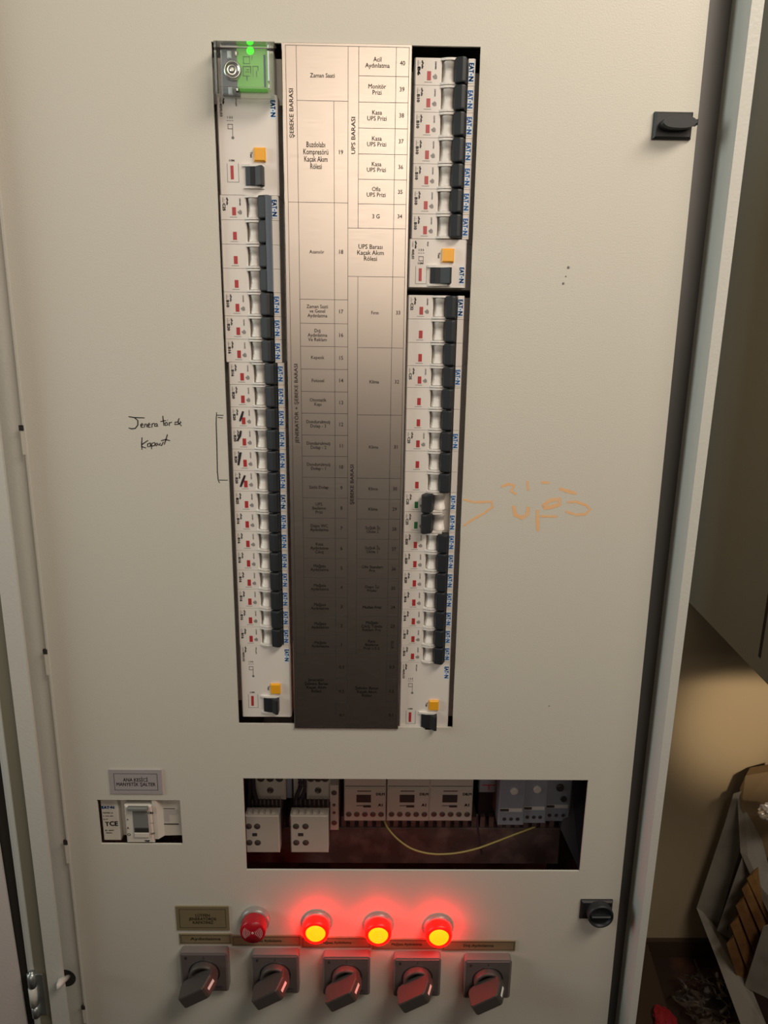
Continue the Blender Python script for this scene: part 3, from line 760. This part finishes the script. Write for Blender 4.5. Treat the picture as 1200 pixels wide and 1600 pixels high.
for i, (pts, tt, lb) in enumerate(((((279, 1458), (361, 1461), (363, 1477), (281, 1474)), 'Aydınlatma', 'brass coloured strip plate above the leftmost rotary switch'),
                       (((361, 1461), (470, 1463), (471, 1480), (363, 1477)), 'Mağaza Aydınlatma', 'brass coloured strip plate passing under the red buzzer'),
                       (((470, 1463), (580, 1466), (581, 1483), (471, 1480)), 'Mağaza Aydınlatma', 'strip plate between the leftmost and the middle red pilot lights'),
                       (((580, 1466), (690, 1469), (690, 1485), (581, 1483)), 'Mağaza Aydınlatma', 'strip plate between the middle and the rightmost red pilot lights'),
                       (((690, 1469), (806, 1471), (805, 1487), (690, 1485)), 'Dış Aydınlatma', 'brass coloured strip plate above the rightmost rotary switch'))):
    sign('name_plate', pts, 'gold_plate', tt, lb, 3.2, border=1.5, wf=30, group='strip plates above the rotary switches')

# ------------------------------------------------------------------ pilot lights and buzzer
def pilot(px, py, lb, ridge):
    c = P(px, py, -14)
    cx, cz = c.x, c.z
    o = thing('pilot_light', (cx, 0, cz), lb, 'pilot light', 'red pilot lights')
    MB().lathe(cx, cz, [(14.6, -.1), (14.8, -2.6), (13.9, -4.4), (12.2, -4.4)], 36).build('bezel', 'bezel_grey', o)
    MB().lathe(cx, cz, [(12.4, -4.6), (13.0, -8), (12.9, -12), (12.0, -14), (10.0, -14.6), (9.8, -13.4)], 36).build('lens', 'lens_red', o)
    k = MB().lathe(cx, cz, [(9.7, -13.3), (8.6, -14.8), (5.5, -15.5), (.8, -15.8)], 30)
    core = k.build('lens_core', 'lens_core', o)
    rd = MB()
    for j in range(-3, 4):
        u = j*1.9; hh = math.sqrt(max(.1, 49-u*u))*.8
        p0, p1 = Vector((u, -hh)), Vector((u, hh))
        c_, s_ = math.cos(ridge), math.sin(ridge)
        q = [(cx+p.x*c_-p.y*s_, cz+p.x*s_+p.y*c_) for p in (p0, p1)]
        yy = -15.1-.65*(1-(u/8)**2)
        rd.tube([(q[0][0], yy+.25, q[0][1]), ((q[0][0]+q[1][0])/2, yy-.05, (q[0][1]+q[1][1])/2), (q[1][0], yy+.25, q[1][1])], .3, 6)
    rd.build('lens_ridge', 'lens_core_ridge', core)
    MB().lathe(cx, cz, [(10.8, 3), (10.8, 30), (8, 46), (2, 46)], 24).build('lamp_holder', 'contactor_dark', o)
    MB().lathe(cx, cz, [(11.0, 18), (11.2, 20), (11.2, 26), (11.0, 28)], 24).build('led_ring', 'led_glow', o)
pilot(493, 1459, 'glowing red pilot light, leftmost of the three beside the buzzer', math.radians(-45))
pilot(591, 1462, 'glowing red pilot light, middle one of the three', math.radians(-88))
pilot(686, 1465, 'glowing red pilot light, rightmost of the three', math.radians(3))
c = P(395, 1456, -17)
bz = thing('buzzer', (c.x, 0, c.z), 'unlit red alarm buzzer with a sound wave symbol left of the pilot lights', 'buzzer')
MB().lathe(c.x, c.z, [(14.2, -.1), (14.4, -4.5), (13.6, -6.5), (12, -6.5)], 36).build('bezel', 'bezel_grey', bz)
MB().lathe(c.x, c.z, [(12.2, -6), (12.6, -12), (12.4, -17), (11.8, -18.5), (2, -18.5)], 36).build('cap', 'buzzer_red', bz)
sym = MB()
for r_ in (3.0, 4.6, 6.2, 7.8, 9.2):
    for sgn in (0, math.pi):
        sym.stroke([(c.x+r_*math.cos(sgn+a_), c.z+r_*math.sin(sgn+a_)) for a_ in [(-.72+1.44*i/8) for i in range(9)]], .6, -18.6)
sym.lathe(c.x, c.z, [(1.3, -18.5), (1.2, -18.7)], 14)
sym.build('sound_symbol', 'buzzer_print', bz)

# ------------------------------------------------------------------ rotary switches
def make_switch():
    t = thing('rotary_switch', (0, 0, 0), 'x', 'rotary switch', 'rotary switches in the bottom row')
    h = 23.5
    def o_(mb, n_, m_, par=None): return mb.build(n_, m_, par or t, origin=(0, 0, 0))
    bd = MB()
    rc = []
    for sx_, sz_, a0 in ((1, 1, 0), (-1, 1, 90), (-1, -1, 180), (1, -1, 270)):
        for k in range(5):
            a_ = math.radians(a0+k*22.5); rc.append((sx_*(h-3)+3*math.cos(a_), sz_*(h-3)+3*math.sin(a_)))
    bd.prism(rc, -.1, -8.5, 'y')
    o_(bd, 'housing', 'switch_grey')
    o_(MB().box(-h+1.8, h-1.8, -9.3, -8.4, -h+1.8, h-1.8, .4), 'face_plate', 'switch_face')
    mk = MB().text('0', -17.5, 17.5, 3.3, -9.4, 0, .03).box(-.45, .45, -9.4, -9.2, 16.6, 19.6).text('250V~', 14.5, -17.5, 2.2, -9.4, 0, .02).text('AC 25A', 14.5, -20, 1.8, -9.4)
    o_(mk, 'printed_marking', 'ink')
    o_(MB().lathe(0, 0, [(15.6, -9.2), (15.2, -9.9), (13, -10), ], 40), 'dial_ring', 'black_plastic')
    o_(MB().lathe(0, 0, [(14.2, -9.6), (14.2, -15), (13.4, -16.2), (11.6, -16.2), (11.4, -11), (11.2, -11)], 40), 'knob_collar', 'knob_grey')
    o_(MB().lathe(0, 0, [(11.4, -10.6), (11.3, -10.9), (1, -10.9)], 32), 'knob_recess', 'black_plastic')
    a = math.radians(30); c_, s_ = math.cos(a), math.sin(a)
    # bar handle: profile in (u, depth), width in v
    prof = [(-19, -16.5), (-20.5, -20), (-19.5, -34), (-18, -35.5), (7.5, -35.5), (9.5, -34.2), (14.6, -23), (14.2, -13), (-9, -13)]
    vs = []; n_ = len(prof)
    for v_, e in ((-6.2, 1.0), (-7.0, 0), (7.0, 0), (6.2, 1.0)):
        pass
    W = 6.4
    def lay(v_, k):
        mu = -3; md = -26
        return [((mu+(u-mu)*k), md+(d_-md)*k, v_) for u, d_ in prof]
    for L_ in (lay(-W, .95), lay(-W+1.2, 1), lay(W-1.2, 1), lay(W, .95)):
        for (u, d_, v_) in L_: vs.append((u*c_-v_*s_, d_, u*s_+v_*c_))
    fs = [(i*n_+j, i*n_+(j+1) % n_, (i+1)*n_+(j+1) % n_, (i+1)*n_+j) for i in range(3) for j in range(n_)]
    fs += [tuple(range(n_)), tuple(range(4*n_-1, 3*n_-1, -1))]
    hd = o_(MB().add(vs, fs), 'handle', 'knob_grey')
    # white pointer mark on the sloping end
    vs = []
    for (u, d_) in ((10.7, -32.2), (14.4, -23.5)):
        for v_ in (-1.5, 1.5): vs.append((u*c_-v_*s_+.25, d_-.3, u*s_+v_*c_))
    o_(MB().add(vs, [(0, 1, 3, 2)]), 'pointer_mark', 'switch_mark', hd)
    return t
sw = make_switch()
cs = [((278, 1481), (360, 1484), (360, 1552), (282, 1549), 'leftmost'), ((390, 1484), (470, 1487), (468, 1556), (394, 1552), 'second from the left'), ((502, 1487), (581, 1489), (578, 1558), (505, 1556), 'third from the left'),
      ((613, 1489), (691, 1491), (688, 1560), (614, 1558), 'fourth from the left'), ((723, 1492), (802, 1494), (798, 1563), (722, 1561), 'rightmost')]
for i, (a, b_, c_, d_, w) in enumerate(cs):
    q = [P(*p, -7) for p in (a, b_, c_, d_)]
    ctr = sum(q, Vector())/4
    lab = 'grey rotary switch with bar handle, %s of the five' % w
    org = (ctr.x, 0, ctr.z-0)
    if i == 0: sw.location = (org[0]/1000, 0, EYE+org[2]/1000); sw['label'] = lab
    else: dup(sw, org, lab)

# ------------------------------------------------------------------ main switch (moulded case)
mw = MW
MY = 6.0
a, b_, c, d_ = [P(*p, MY) for p in ((158, 1252), (279, 1256), (281, 1315), (162, 1319))]
ms = thing('main_switch', ((mw[0]+mw[1])/2, 0, mw[2]), 'cream moulded main switch with a grey rocker in its own cut-out at lower left', 'main switch')
X0 = a.x-1; X1 = mw[1]+8; Z0 = mw[2]-1; Z1 = mw[3]-1.5
MB().box(X0, X1, MY+8, 60, Z0, Z1+6).build('body', 'mccb_plastic', ms)
def mp_(x, y, Y=MY): return P(150+x/8, 1240+y/8, Y)
pl = MB(); p1 = mp_(268, 120); pl.box(X0, p1.x, MY, MY+8, Z0, Z1, .8); pl.build('label_block', 'mccb_plastic', ms)
mid = MB(); q0, q1 = mp_(345, 150, 0), mp_(730, 610, 0)
mid.box(q0.x, q1.x, 0, MY+8, mw[2]+.8, q0.z, 1.6); mid.build('centre_block', 'mccb_plastic', ms)
r0 = mp_(760, 120, MY-3); r1 = mp_(830, 120)
MB().prism([(q1.x, 9), (q1.x, 1), (r0.x, 1), (r1.x, MY), (X1, MY+1), (X1, 14), (q1.x, 14)], Z0+6, Z1+2).build('end_block', 'mccb_plastic', ms)
s0, s1 = mp_(450, 205, -1), mp_(665, 545, -1)
MB().box(s0.x, s1.x, -.6, .2, s1.z, s0.z).build('lever_well', 'mccb_lever', ms)
l0, l1 = mp_(375, 200, -6), mp_(635, 265, -6)
MB().box(l0.x, l1.x, -4, -.4, l1.z+1.5, l0.z, 1).build('rocker', 'mccb_lever', ms)
l0, l1 = mp_(485, 430, -1), mp_(660, 480, -1)
MB().box(l0.x, l1.x, -1.6, -.5, l1.z, l0.z, .3).build('rocker_bar', 'void_dark', ms)
l0, l1 = mp_(480, 490, -1), mp_(665, 545, -1)
MB().box(l0.x, l1.x, -1.6, -.5, l1.z, l0.z, .3).build('rocker_foot', 'mccb_plastic', ms)
mk = MB()
def mt(s_, x, y, h_, Y, b2=.02, wf=None):
    q = mp_(x, y, Y); mk.text(s_, q.x, q.z, h_*.8, Y-.1, 0, b2, wfit=wf)
mk.m = 1; mt('EAT•N', 150, 172, 3.6, MY, .05, 11.5); mk.m = 0
mt('CE', 222, 375, 6.2, MY, .03); mt('NZMB1-A', 150, 240, 2.0, MY); mt('Iu 100A 690V', 155, 280, 1.6, MY); mt('IEC 60947', 170, 460, 1.8, MY); mt('50/60Hz', 165, 490, 1.6, MY); mt('2x10³', 120, 320, 1.8, MY); mt('7700 A8', 190, 600, 2.2, MY)
mt('T', 140, 380, 6, MY)
mt('ON', 680, 240, 3, 0, .04); mt('—', 700, 368, 3, 0); mt('OFF', 708, 500, 2.4, 0); mt('+', 395, 325, 3, 0); mt('A', 400, 430, 3, 0); mt('O', 412, 512, 3.6, 0); mt('TRIP', 640, 592, 2.2, 0, .06)
def mbx(x0, y0, x1, y1, Y):
    q, w = mp_(x0, y0, Y), mp_(x1, y1, Y); mk.box(q.x, w.x, Y-.1, Y+.1, w.z, q.z)
mbx(850, 375, 1035, 388, MY); mbx(840, 185, 985, 192, MY)
mk.m = 2; mbx(850, 200, 1010, 260, MY); mbx(850, 260, 920, 350, MY); mk.m = 0
mk.build('printed_marking', ['ink', 'blue_ink', 'shoulder_plastic'], ms)

# ------------------------------------------------------------------ inside the wide lower cut-out
def q5(x, y, Y): return P(360+x/2.069, 1180+y/2.069, Y)
def bx(x0, y0, x1, y1, Y):
    a_, b2 = q5(x0, y0, Y), q5(x1, y1, Y); return a_.x, b2.x, b2.z, a_.z
KY = 62.0
def contactor(xl, xr, lab, g_):
    x0, x1, z0, z1 = bx(xl, 70, xr, 214, KY)
    z1 = z0+62
    o = thing('contactor', ((x0+x1)/2, KY+40, z0), lab, 'contactor', 'contactors with wide front windows')
    MB().box(x0+.4, x1-.4, KY, 145, z0, z1, 1).build('body', 'contactor_plastic', o)
    MB().box(x0+1.5, x1-1.5, KY-.8, KY+.2, z1-22, z0+1.2+36, .4).build('upper_step', 'contactor_plastic', o)
    u = (x1-x0)
    MB().box(x0+u*.30, x0+u*.64, KY-.3, KY+.5, z0+23, z0+32).build('status_window', 'contactor_dark', o)
    mk = MB().box(x0+u*.32, x0+u*.64, KY-.3, KY+.4, z0+36, z0+39).box(x0+u*.46, x0+u*.64, KY-.3, KY+.4, z0+17, z0+19.5).box(x0+u*.3, x0+u*.46, KY-.3, KY+.4, z0+18.6, z0+19.2)
    mk.text('DILM', x0+u*.86, z0+33, 3, KY-.3, 0, .03).text('A1', x0+u*.86, z0+20, 3.4, KY-.3, 0, .03).box(x0+1.5, x1-1.5, KY-.2, KY+.3, z0+42, z0+42.6)
    mk.build('printed_marking', 'contactor_dark', o)
    for k in range(5):
        cx_ = x0+u*(.12+.19*k)
        MB().lathe(cx_, z0+8.5, [(3.1, KY-.2), (3.0, KY+.1), (2.4, KY-.4), (.4, KY-.5)], 14).build('terminal_screw', 'screw_metal', o)
contactor(366, 503, 'cream contactor, left one of the row of three in the lower cut-out', 0)
contactor(506, 643, 'cream contactor, middle one of the row of three in the lower cut-out', 0)
contactor(645, 781, 'cream contactor, right one of the row of three in the lower cut-out', 0)
# two power contactors with front blocks on the left
def big(xa, xb, fa, fb_, lab, side):
    KY2 = 70; FYb = 34
    x0, x1, z0, z1 = bx(xa, 70, xb, 145, KY2); z1 = z0+55
    o = thing('power_contactor', ((x0+x1)/2, 110, z0), lab, 'contactor', 'power contactors with square front blocks')
    MB().box(x0, x1, KY2, 145, z0, z1, 1).build('body', 'contactor_plastic', o)
    u = x1-x0
    for k in range(3):
        MB().lathe(x0+u*(.2+.3*k), z0+26, [(4.2, KY2-.3), (4, KY2+.2), (3.2, KY2-.6), (.4, KY2-.7)], 14).build('terminal_screw', 'screw_metal', o)
    MB().lathe(x0+u*.5, z0+12, [(3.6, KY2-.3), (3.4, KY2-1), (2.0, KY2-1), (1.9, KY2-.2)], 14).build('coil_screw', 'screw_metal', o)
    a0, a1, c0, c1 = bx(fa, 196, fb_, 316, FYb)
    MB().box(a0, a1, KY2-12, 145, c0+6, z0+.5).build('terminal_block', 'contactor_dark', o)
    rb_ = MB()
    for k in range(8): rb_.box(a0+3+k*(a1-a0)/8.2, a0+4.4+k*(a1-a0)/8.2, KY2-14, KY2-11.5, c1+2, z0-1)
    rb_.build('arc_chamber_rib', 'duct_grey', o)
    fb2 = MB().box(a0, a1, FYb, FYb+13, c0, c1, 1)
    for k in range(5): fb2.box(a0+2+k*(a1-a0-4)/5, a0+6+k*(a1-a0-4)/5, FYb+3, FYb+8, c1-.2, c1+2.2)
    blk = fb2.build('front_block', 'contactor_plastic', o)
    w = a1-a0
    for (kx, kz) in ((.15, .72), (.4, .72), (.15, .28), (.4, .28)):
        if side: kx = kx-.05
        MB().lathe(a0+w*kx, c0+(c1-c0)*kz, [(3.3, FYb-.2), (3.2, FYb+.2), (2.3, FYb-.4), (.4, FYb-.5)], 14).build('block_screw', 'screw_metal', blk)
    MB().box(a0+w*.2, a0+w*.34, FYb-.3, FYb+.2, c0+(c1-c0)*.46, c0+(c1-c0)*.54).build('block_window', 'contactor_dark', blk)
big(78, 180, 47, 160, 'power contactor with cream front block at the left end of the lower cut-out', True)
big(245, 322, 193, 317, 'power contactor with cream front block, second from the left in the lower cut-out', False)
# slim auxiliary unit beside it
x0, x1, z0, z1 = bx(320, 88, 350, 243, 66); z1 = z0+66
ax = thing('auxiliary_contact', ((x0+x1)/2, 100, z0), 'slim cream auxiliary contact unit with round screws left of the three contactors', 'auxiliary contact')
MB().box(x0, x1, 66, 145, z0, z1-12, .8).build('body', 'contactor_plastic', ax)
for kz in (.18, .42, .6, .88):
    MB().lathe((x0+x1)/2, z0+52*kz, [(3.0 if kz in (.18, .88) else 1.8, 65.7), (2.8 if kz in (.18, .88) else 1.6, 65.4)], 14, False).build('terminal_screw', 'screw_metal', ax)
x0, x1, z0, z1 = bx(203, 70, 240, 148, 74)
MB_ = MB().box(x0, x1, 74, 145, z0, z0+40, .8)
tag(MB_.build('spacer_block', 'contactor_plastic'), 'narrow cream block between the two power contactors', 'relay')
x0, x1, z0, z1 = bx(178, 95, 200, 140, 80)
tag(MB().box(x0, x1, 80, 145, z0, z0+40, .8).build('spacer_block', 'relay_plastic'), 'small grey block right of the leftmost power contactor', 'relay')
# black fuse holder with a red printed label
x0, x1, z0, z1 = bx(790, 80, 868, 225, 88)
fh = thing('fuse_holder', ((x0+x1)/2, 110, z0), 'black fuse holder with a pale label, between the contactors and the grey relays', 'fuse holder')
MB().box(x0+6, x1+4, 92, 148, z0+6, z0+90, 1).build('body', 'black_plastic', fh)
a0, a1, c0, c1 = bx(805, 88, 866, 122, 84)
lb_ = MB().box(a0, a1, 84, 93, c0, c0+16, 1).build('label_tag', 'relay_plastic', fh)
MB().box(a0+3, a1-3, 83.7, 84.2, c0+9, c0+10.2).box((a0+a1)/2-.6, (a0+a1)/2+.6, 83.7, 84.2, c0+4, c0+10).build('tag_print', 'red_window', lb_)
# grey relays
for i, (xl, xr, dk) in enumerate(((872, 948, 0), (950, 1022, 0), (1024, 1100, 1))):
    RY = 58
    x0, x1, z0, z1 = bx(xl, 80, xr, 228, RY); z1 = z0+58
    o = thing('relay', ((x0+x1)/2, 100, z0), 'slim blue-grey relay, %s of three at the right end of the lower cut-out' % ('left one', 'middle one', 'right one')[i], 'relay', 'blue-grey relays')
    MB().box(x0+.3, x1-.3, RY+3*i, 145, z0, z1, 1.2).build('body', 'relay_plastic', o)
    u = x1-x0; y_ = RY+3*i
    MB().lathe(x0+u*.55, z0+42, [(4.2, y_-.2), (4.0, y_-2), (2.8, y_-2.2), (.5, y_-2.2)], 18).build('dial', 'shoulder_plastic' if not dk else 'contactor_dark', o)
    MB().box(x0+2, x0+u*.9, y_-.3, y_+.3, z0+17, z0+21).build('label_band', 'shoulder_plastic', o)
    MB().box(x0+2, x0+u*.4, y_-.4, y_+.3, z0+17.5, z0+20.5).build('led_window', 'contactor_dark', o)
    for k in range(3): MB().lathe(x0+u*(.25+.25*k), z0+8, [(2.1, y_-.1), (1.9, y_-.4)], 12, False).build('terminal_screw', 'contactor_dark', o)
    if dk: MB().lathe(x0+u*.72, z0+28, [(3.6, y_-.1), (3.2, y_-1.4)], 14).build('adjuster', 'contactor_dark', o)
# wiring duct below the contactors
x0, x1, zd0, z1 = bx(40, 250, 1070, 262, 80)
zt_ = q5(500, 228, 80).z; zb_ = zt_-52
wd = thing('wiring_duct', ((x0+x1)/2, 110, zb_), 'grey slotted wiring duct running below the contactors', 'wiring duct')
MB().box(x0, x1, 84, 149, zb_, zt_-6, 1).build('cover', 'duct_grey', wd)
tt = MB(); k = x0+2
while k < x1-8:
    tt.box(k, k+5.2, 86, 148, zt_-6, zt_+7); k += 9.5
tt.build('duct_teeth', 'duct_grey', wd)
# slanted dark wall of cables at the right end, loose wires
cb = MB().slab([q5(1068, 240, 60), q5(1130, 378, 40), q5(1175, 378, 40), q5(1175, 70, 80), q5(1100, 70, 80)], (0, 30, 0))
tag(cb.build('cable_sleeve', 'wire_black'), 'black cable sleeve at the right end behind the lower cut-out', 'cable')
yw = [q5(498, 214, 58), q5(512, 240, 50), q5(545, 275, 44), q5(590, 304, 40), q5(650, 319, 38), q5(720, 318, 40), q5(790, 304, 44), q5(850, 283, 50), q5(920, 256, 56), q5(985, 232, 64)]
def smooth(pts, n_=6):
    out = []
    for i in range(len(pts)-1):
        p0 = pts[max(i-1, 0)]; p1 = pts[i]; p2 = pts[i+1]; p3 = pts[min(i+2, len(pts)-1)]
        for k in range(n_):
            t = k/n_
            out.append(.5*((2*p1)+(-p0+p2)*t+(2*p0-5*p1+4*p2-p3)*t*t+(-p0+3*p1-3*p2+p3)*t**3))
    return out+[pts[-1]]
tag(MB().tube(smooth(yw), 1.05, 8).build('earth_wire', 'wire_yellow'), 'yellow wire drooping from the contactors to the relays', 'wire')
for i, (pts, r_, m_, lb) in enumerate(([[(72, 60), (75, 110), (84, 150), (78, 190)], 2.4, 'wire_black', 'black wire crossing the leftmost power contactor'],
                          [[(60, 60), (62, 120), (60, 170), (66, 215)], 2.2, 'wire_black', 'black wire at the left edge of the lower cut-out'],
                          [[(222, 60), (226, 100), (214, 132), (206, 175)], 2.2, 'wire_black', 'black wire bending down beside the second power contactor'],
                          [[(238, 60), (240, 110), (228, 140), (215, 165)], 2.0, 'wire_black', 'black wire passing in front of the second power contactor'],
                          [[(798, 190), (800, 240), (806, 280), (812, 318)], 1.2, 'wire_black', 'thin black wire hanging below the fuse holder'])):
    tag(MB().tube(smooth([q5(a_, b2, 58) for a_, b2 in pts]), r_, 8).build('control_wire', m_), lb, 'wire', 'wires behind the lower cut-out')

# ------------------------------------------------------------------ cable end in the left flange hole
c0 = P(103, 1533, 4)
ce = MB().tube([Vector((c0.x+2, 8, c0.z+2)), P(100, 1531, -14), P(95, 1534, -24), P(92, 1540, -28), P(90, 1546, -30)], [2.2, 3.0, 3.6, 2.6, 1.2], 7)
tag(ce.build('cable_tie_end', 'wire_white'), 'crumpled white cable end poking out of the black hole at lower left', 'cable')

# ------------------------------------------------------------------ beyond the cabinet on the right
A = P(1072, 936, WALL_Y-1)
Bn = PZ(1200, 1070, A.z)
wb = thing('wall_box', (A.x+200, (A.y+Bn.y)/2, A.z), 'grey steel wall box hanging on the beige wall at the right', 'wall cabinet')
yb0 = Bn.y-14
xs_ = (A.x+Bn.x)/2; 
k = (Bn.x-A.x)/(Bn.y-A.y)
def xs(y): return A.x+(y-A.y)*k
ys = PZ(1184, 1052, A.z).y
yf = Bn.y-25
bod = MB().slab([(xs(WALL_Y-2), WALL_Y-2, A.z), (xs(yf), yf, A.z), (xs(yf)+420, yf, A.z), (xs(yf)+420, WALL_Y-2, A.z)], (0, 0, min(1330-A.z, 1900)))
bod.build('body', 'box_grey', wb)
zg = P(1182, 1027, ys).z
MB().slab([(xs(ys+4)-.6, ys+4, zg), (xs(ys-4)-.6, ys-4, zg), (xs(ys-4)+2, ys-4, zg), (xs(ys+4)+2, ys+4, zg)], (0, 0, min(1290-zg, 1800))).build('door_gap', 'gasket', wb)
MB().slab([(xs(yf)-3, yf-16, A.z+8), (xs(yf)+423, yf-16, A.z+8), (xs(yf)+423, yf-.5, A.z+8), (xs(yf)-3, yf-.5, A.z+8)], (0, 0, min(1300-A.z, 1880))).build('door', 'box_grey', wb)

# white slatted crate leaning in the corner
c1 = PZ(1088, 1424, FLOOR+90); 
if c1.y > WALL_Y-30: c1 = P(1088, 1424, WALL_Y-40)
c2 = PZ(1163, 1600, FLOOR+90)
Yc = c1.y
cr = thing('slatted_crate', (c1.x+150, (c1.y+c2.y)/2, FLOOR), 'whitewashed wooden crate with leaning slats beside the cabinet at lower right', 'crate')
def yy(f): return Yc+(c2.y-Yc)*f
def QQ(px, py, f): return P(px, py, yy(f))
th = (16, 6, 0)
def slat(pts, name='slat', m_='crate_white', off=th):
    o = MB().slab([QQ(*p) for p in pts], off).build(name, m_, cr); return o
slat([(1146, 1240, 0), (1166, 1234, .05), (1164, 1300, .08), (1155, 1336, .08), (1120, 1454, .1), (1088, 1420, 0), (1133, 1285, 0)])
slat([(1160, 1338, .3), (1175, 1372, .32), (1147, 1470, .34), (1120, 1454, .30)])
slat([(1193, 1447, .7), (1230, 1450, .75), (1200, 1560, .78), (1163, 1542, .7)])
slat([(1088, 1418, 0), (1112, 1440, 0), (1143, 1488, .35), (1160, 1538, .6), (1190, 1605, 1), (1158, 1602, 1), (1124, 1510, .5)], 'rail', off=(10, -14, 0))
slat([(1152, 1246, .02), (1166, 1256, .04), (1190, 1350, .36), (1222, 1432, .66), (1222, 1470, .72), (1178, 1380, .45), (1157, 1332, .28)], 'rail', off=(10, -12, 0))
for (u0, v0, u1, v1, w_, f_) in ((1172, 1368, 1206, 1440, 9, .5), (1163, 1385, 1200, 1470, 8, .52), (1155, 1410, 1188, 1495, 10, .54), (1146, 1440, 1176, 1520, 9, .56), (1140, 1470, 1164, 1545, 9, .58)):
    slat([(u0-w_*.55, v0+w_*.5, f_), (u0+w_*.45, v0-w_*.3, f_), (u1+w_*.45, v1-w_*.3, f_+.05), (u1-w_*.55, v1+w_*.5, f_+.05)], 'inner_board', 'raw_wood', (24, 22, 0))
slat([(1136, 1450, .32), (1170, 1360, .3), (1240, 1360, .3), (1240, 1560, .36), (1160, 1560, .36)], 'inner_panel', 'dark_board', (60, 60, 0))
# cardboard collar and clear tape roll on top
cb = MB().slab([QQ(1156, 1232, 0), QQ(1165, 1212, .0), QQ(1205, 1205, .1), QQ(1215, 1300, .3), QQ(1195, 1350, .35), QQ(1178, 1312, .25), QQ(1158, 1262, .1)], (25, 30, 0))
cb.build('cardboard_lining', 'cardboard', cr)
bm = bmesh.new(); bmesh.ops.create_icosphere(bm, subdivisions=4, radius=1)
def crumple(bm, sx, sy, sz, amp, fr, seed):
    from mathutils import noise
    for v in bm.verts:
        n_ = noise.noise(v.co*fr+Vector((seed, 0, 0)))+.5*abs(noise.noise(v.co*fr*2.3+Vector((0, seed, 0))))
        v.co = v.co*(1+amp*n_); v.co.x *= sx; v.co.y *= sy; v.co.z *= sz
def blob(name, c, sx, sy, sz, m_, label, cat, seed, amp=.4, fr=2.2):
    bm = bmesh.new(); bmesh.ops.create_icosphere(bm, subdivisions=4, radius=1); crumple(bm, sx, sy, sz, amp, fr, seed)
    mn = min(v.co.z for v in bm.verts)
    for v in bm.verts: v.co.z -= mn; v.co /= 1000
    me = bpy.data.meshes.new(name); bm.to_mesh(me); bm.free(); me.materials.append(MAT[m_])
    o = bpy.data.objects.new(name, me); COL.objects.link(o); o.location = (c[0]/1000, c[1]/1000, EYE+c[2]/1000)
    return tag(o, label, cat)
mat('foil', (.8, .76, .72), .22, .5)
c = QQ(1194, 1268, .4)
blob('plastic_wrap', (c.x+6, c.y-30, c.z-6), 30, 20, 20, 'foil', 'shiny crumpled plastic wrap on top of the crate', 'plastic wrap', 3, .35, 2.6)
# things on the floor
c = PZ(1108, 1585, FLOOR)
blob('plastic_bag', (c.x, c.y, FLOOR), 60, 55, 28, 'clear_film', 'crumpled clear plastic bag on the dark floor', 'plastic bag', 9, .5, 2.5)
bd_ = [PZ(1012, 1475, FLOOR+40), PZ(1050, 1600, FLOOR+40)]
brd = MB().slab([bd_[0], bd_[1], bd_[1]+Vector((-90, -60, 0)), bd_[0]+Vector((-90, 0, 0))], (0, 0, -38))
tag(brd.build('dark_board', 'dark_board'), 'dark board lying on the floor beside the cabinet', 'board')
c = PZ(1046, 1592, FLOOR+42)
blob('red_cloth', (c.x-14, c.y-14, FLOOR+41), 22, 34, 9, 'red_fabric', 'red cloth scrap on the dark board', 'cloth', 5, .3)
cbp = [PZ(1120, 1520, FLOOR+14), PZ(1123, 1540, FLOOR+10), PZ(1130, 1552, FLOOR+8), PZ(1137, 1560, FLOOR+8)]
tag(MB().tube(smooth([Vector(p) for p in cbp]), 3.2, 8).build('cable_loop', 'wire_white'), 'pale curved cable on the floor in front of the crate', 'cable')
cbp = [PZ(1085, 1500, FLOOR+10), PZ(1098, 1530, FLOOR+8), PZ(1112, 1552, FLOOR+8), PZ(1130, 1562, FLOOR+8), PZ(1145, 1556, FLOOR+8)]
tag(MB().tube(smooth([Vector(p) for p in cbp]), 4, 8).build('cable_loop', 'dark_board'), 'brown cable curving around the pale one on the floor', 'cable')
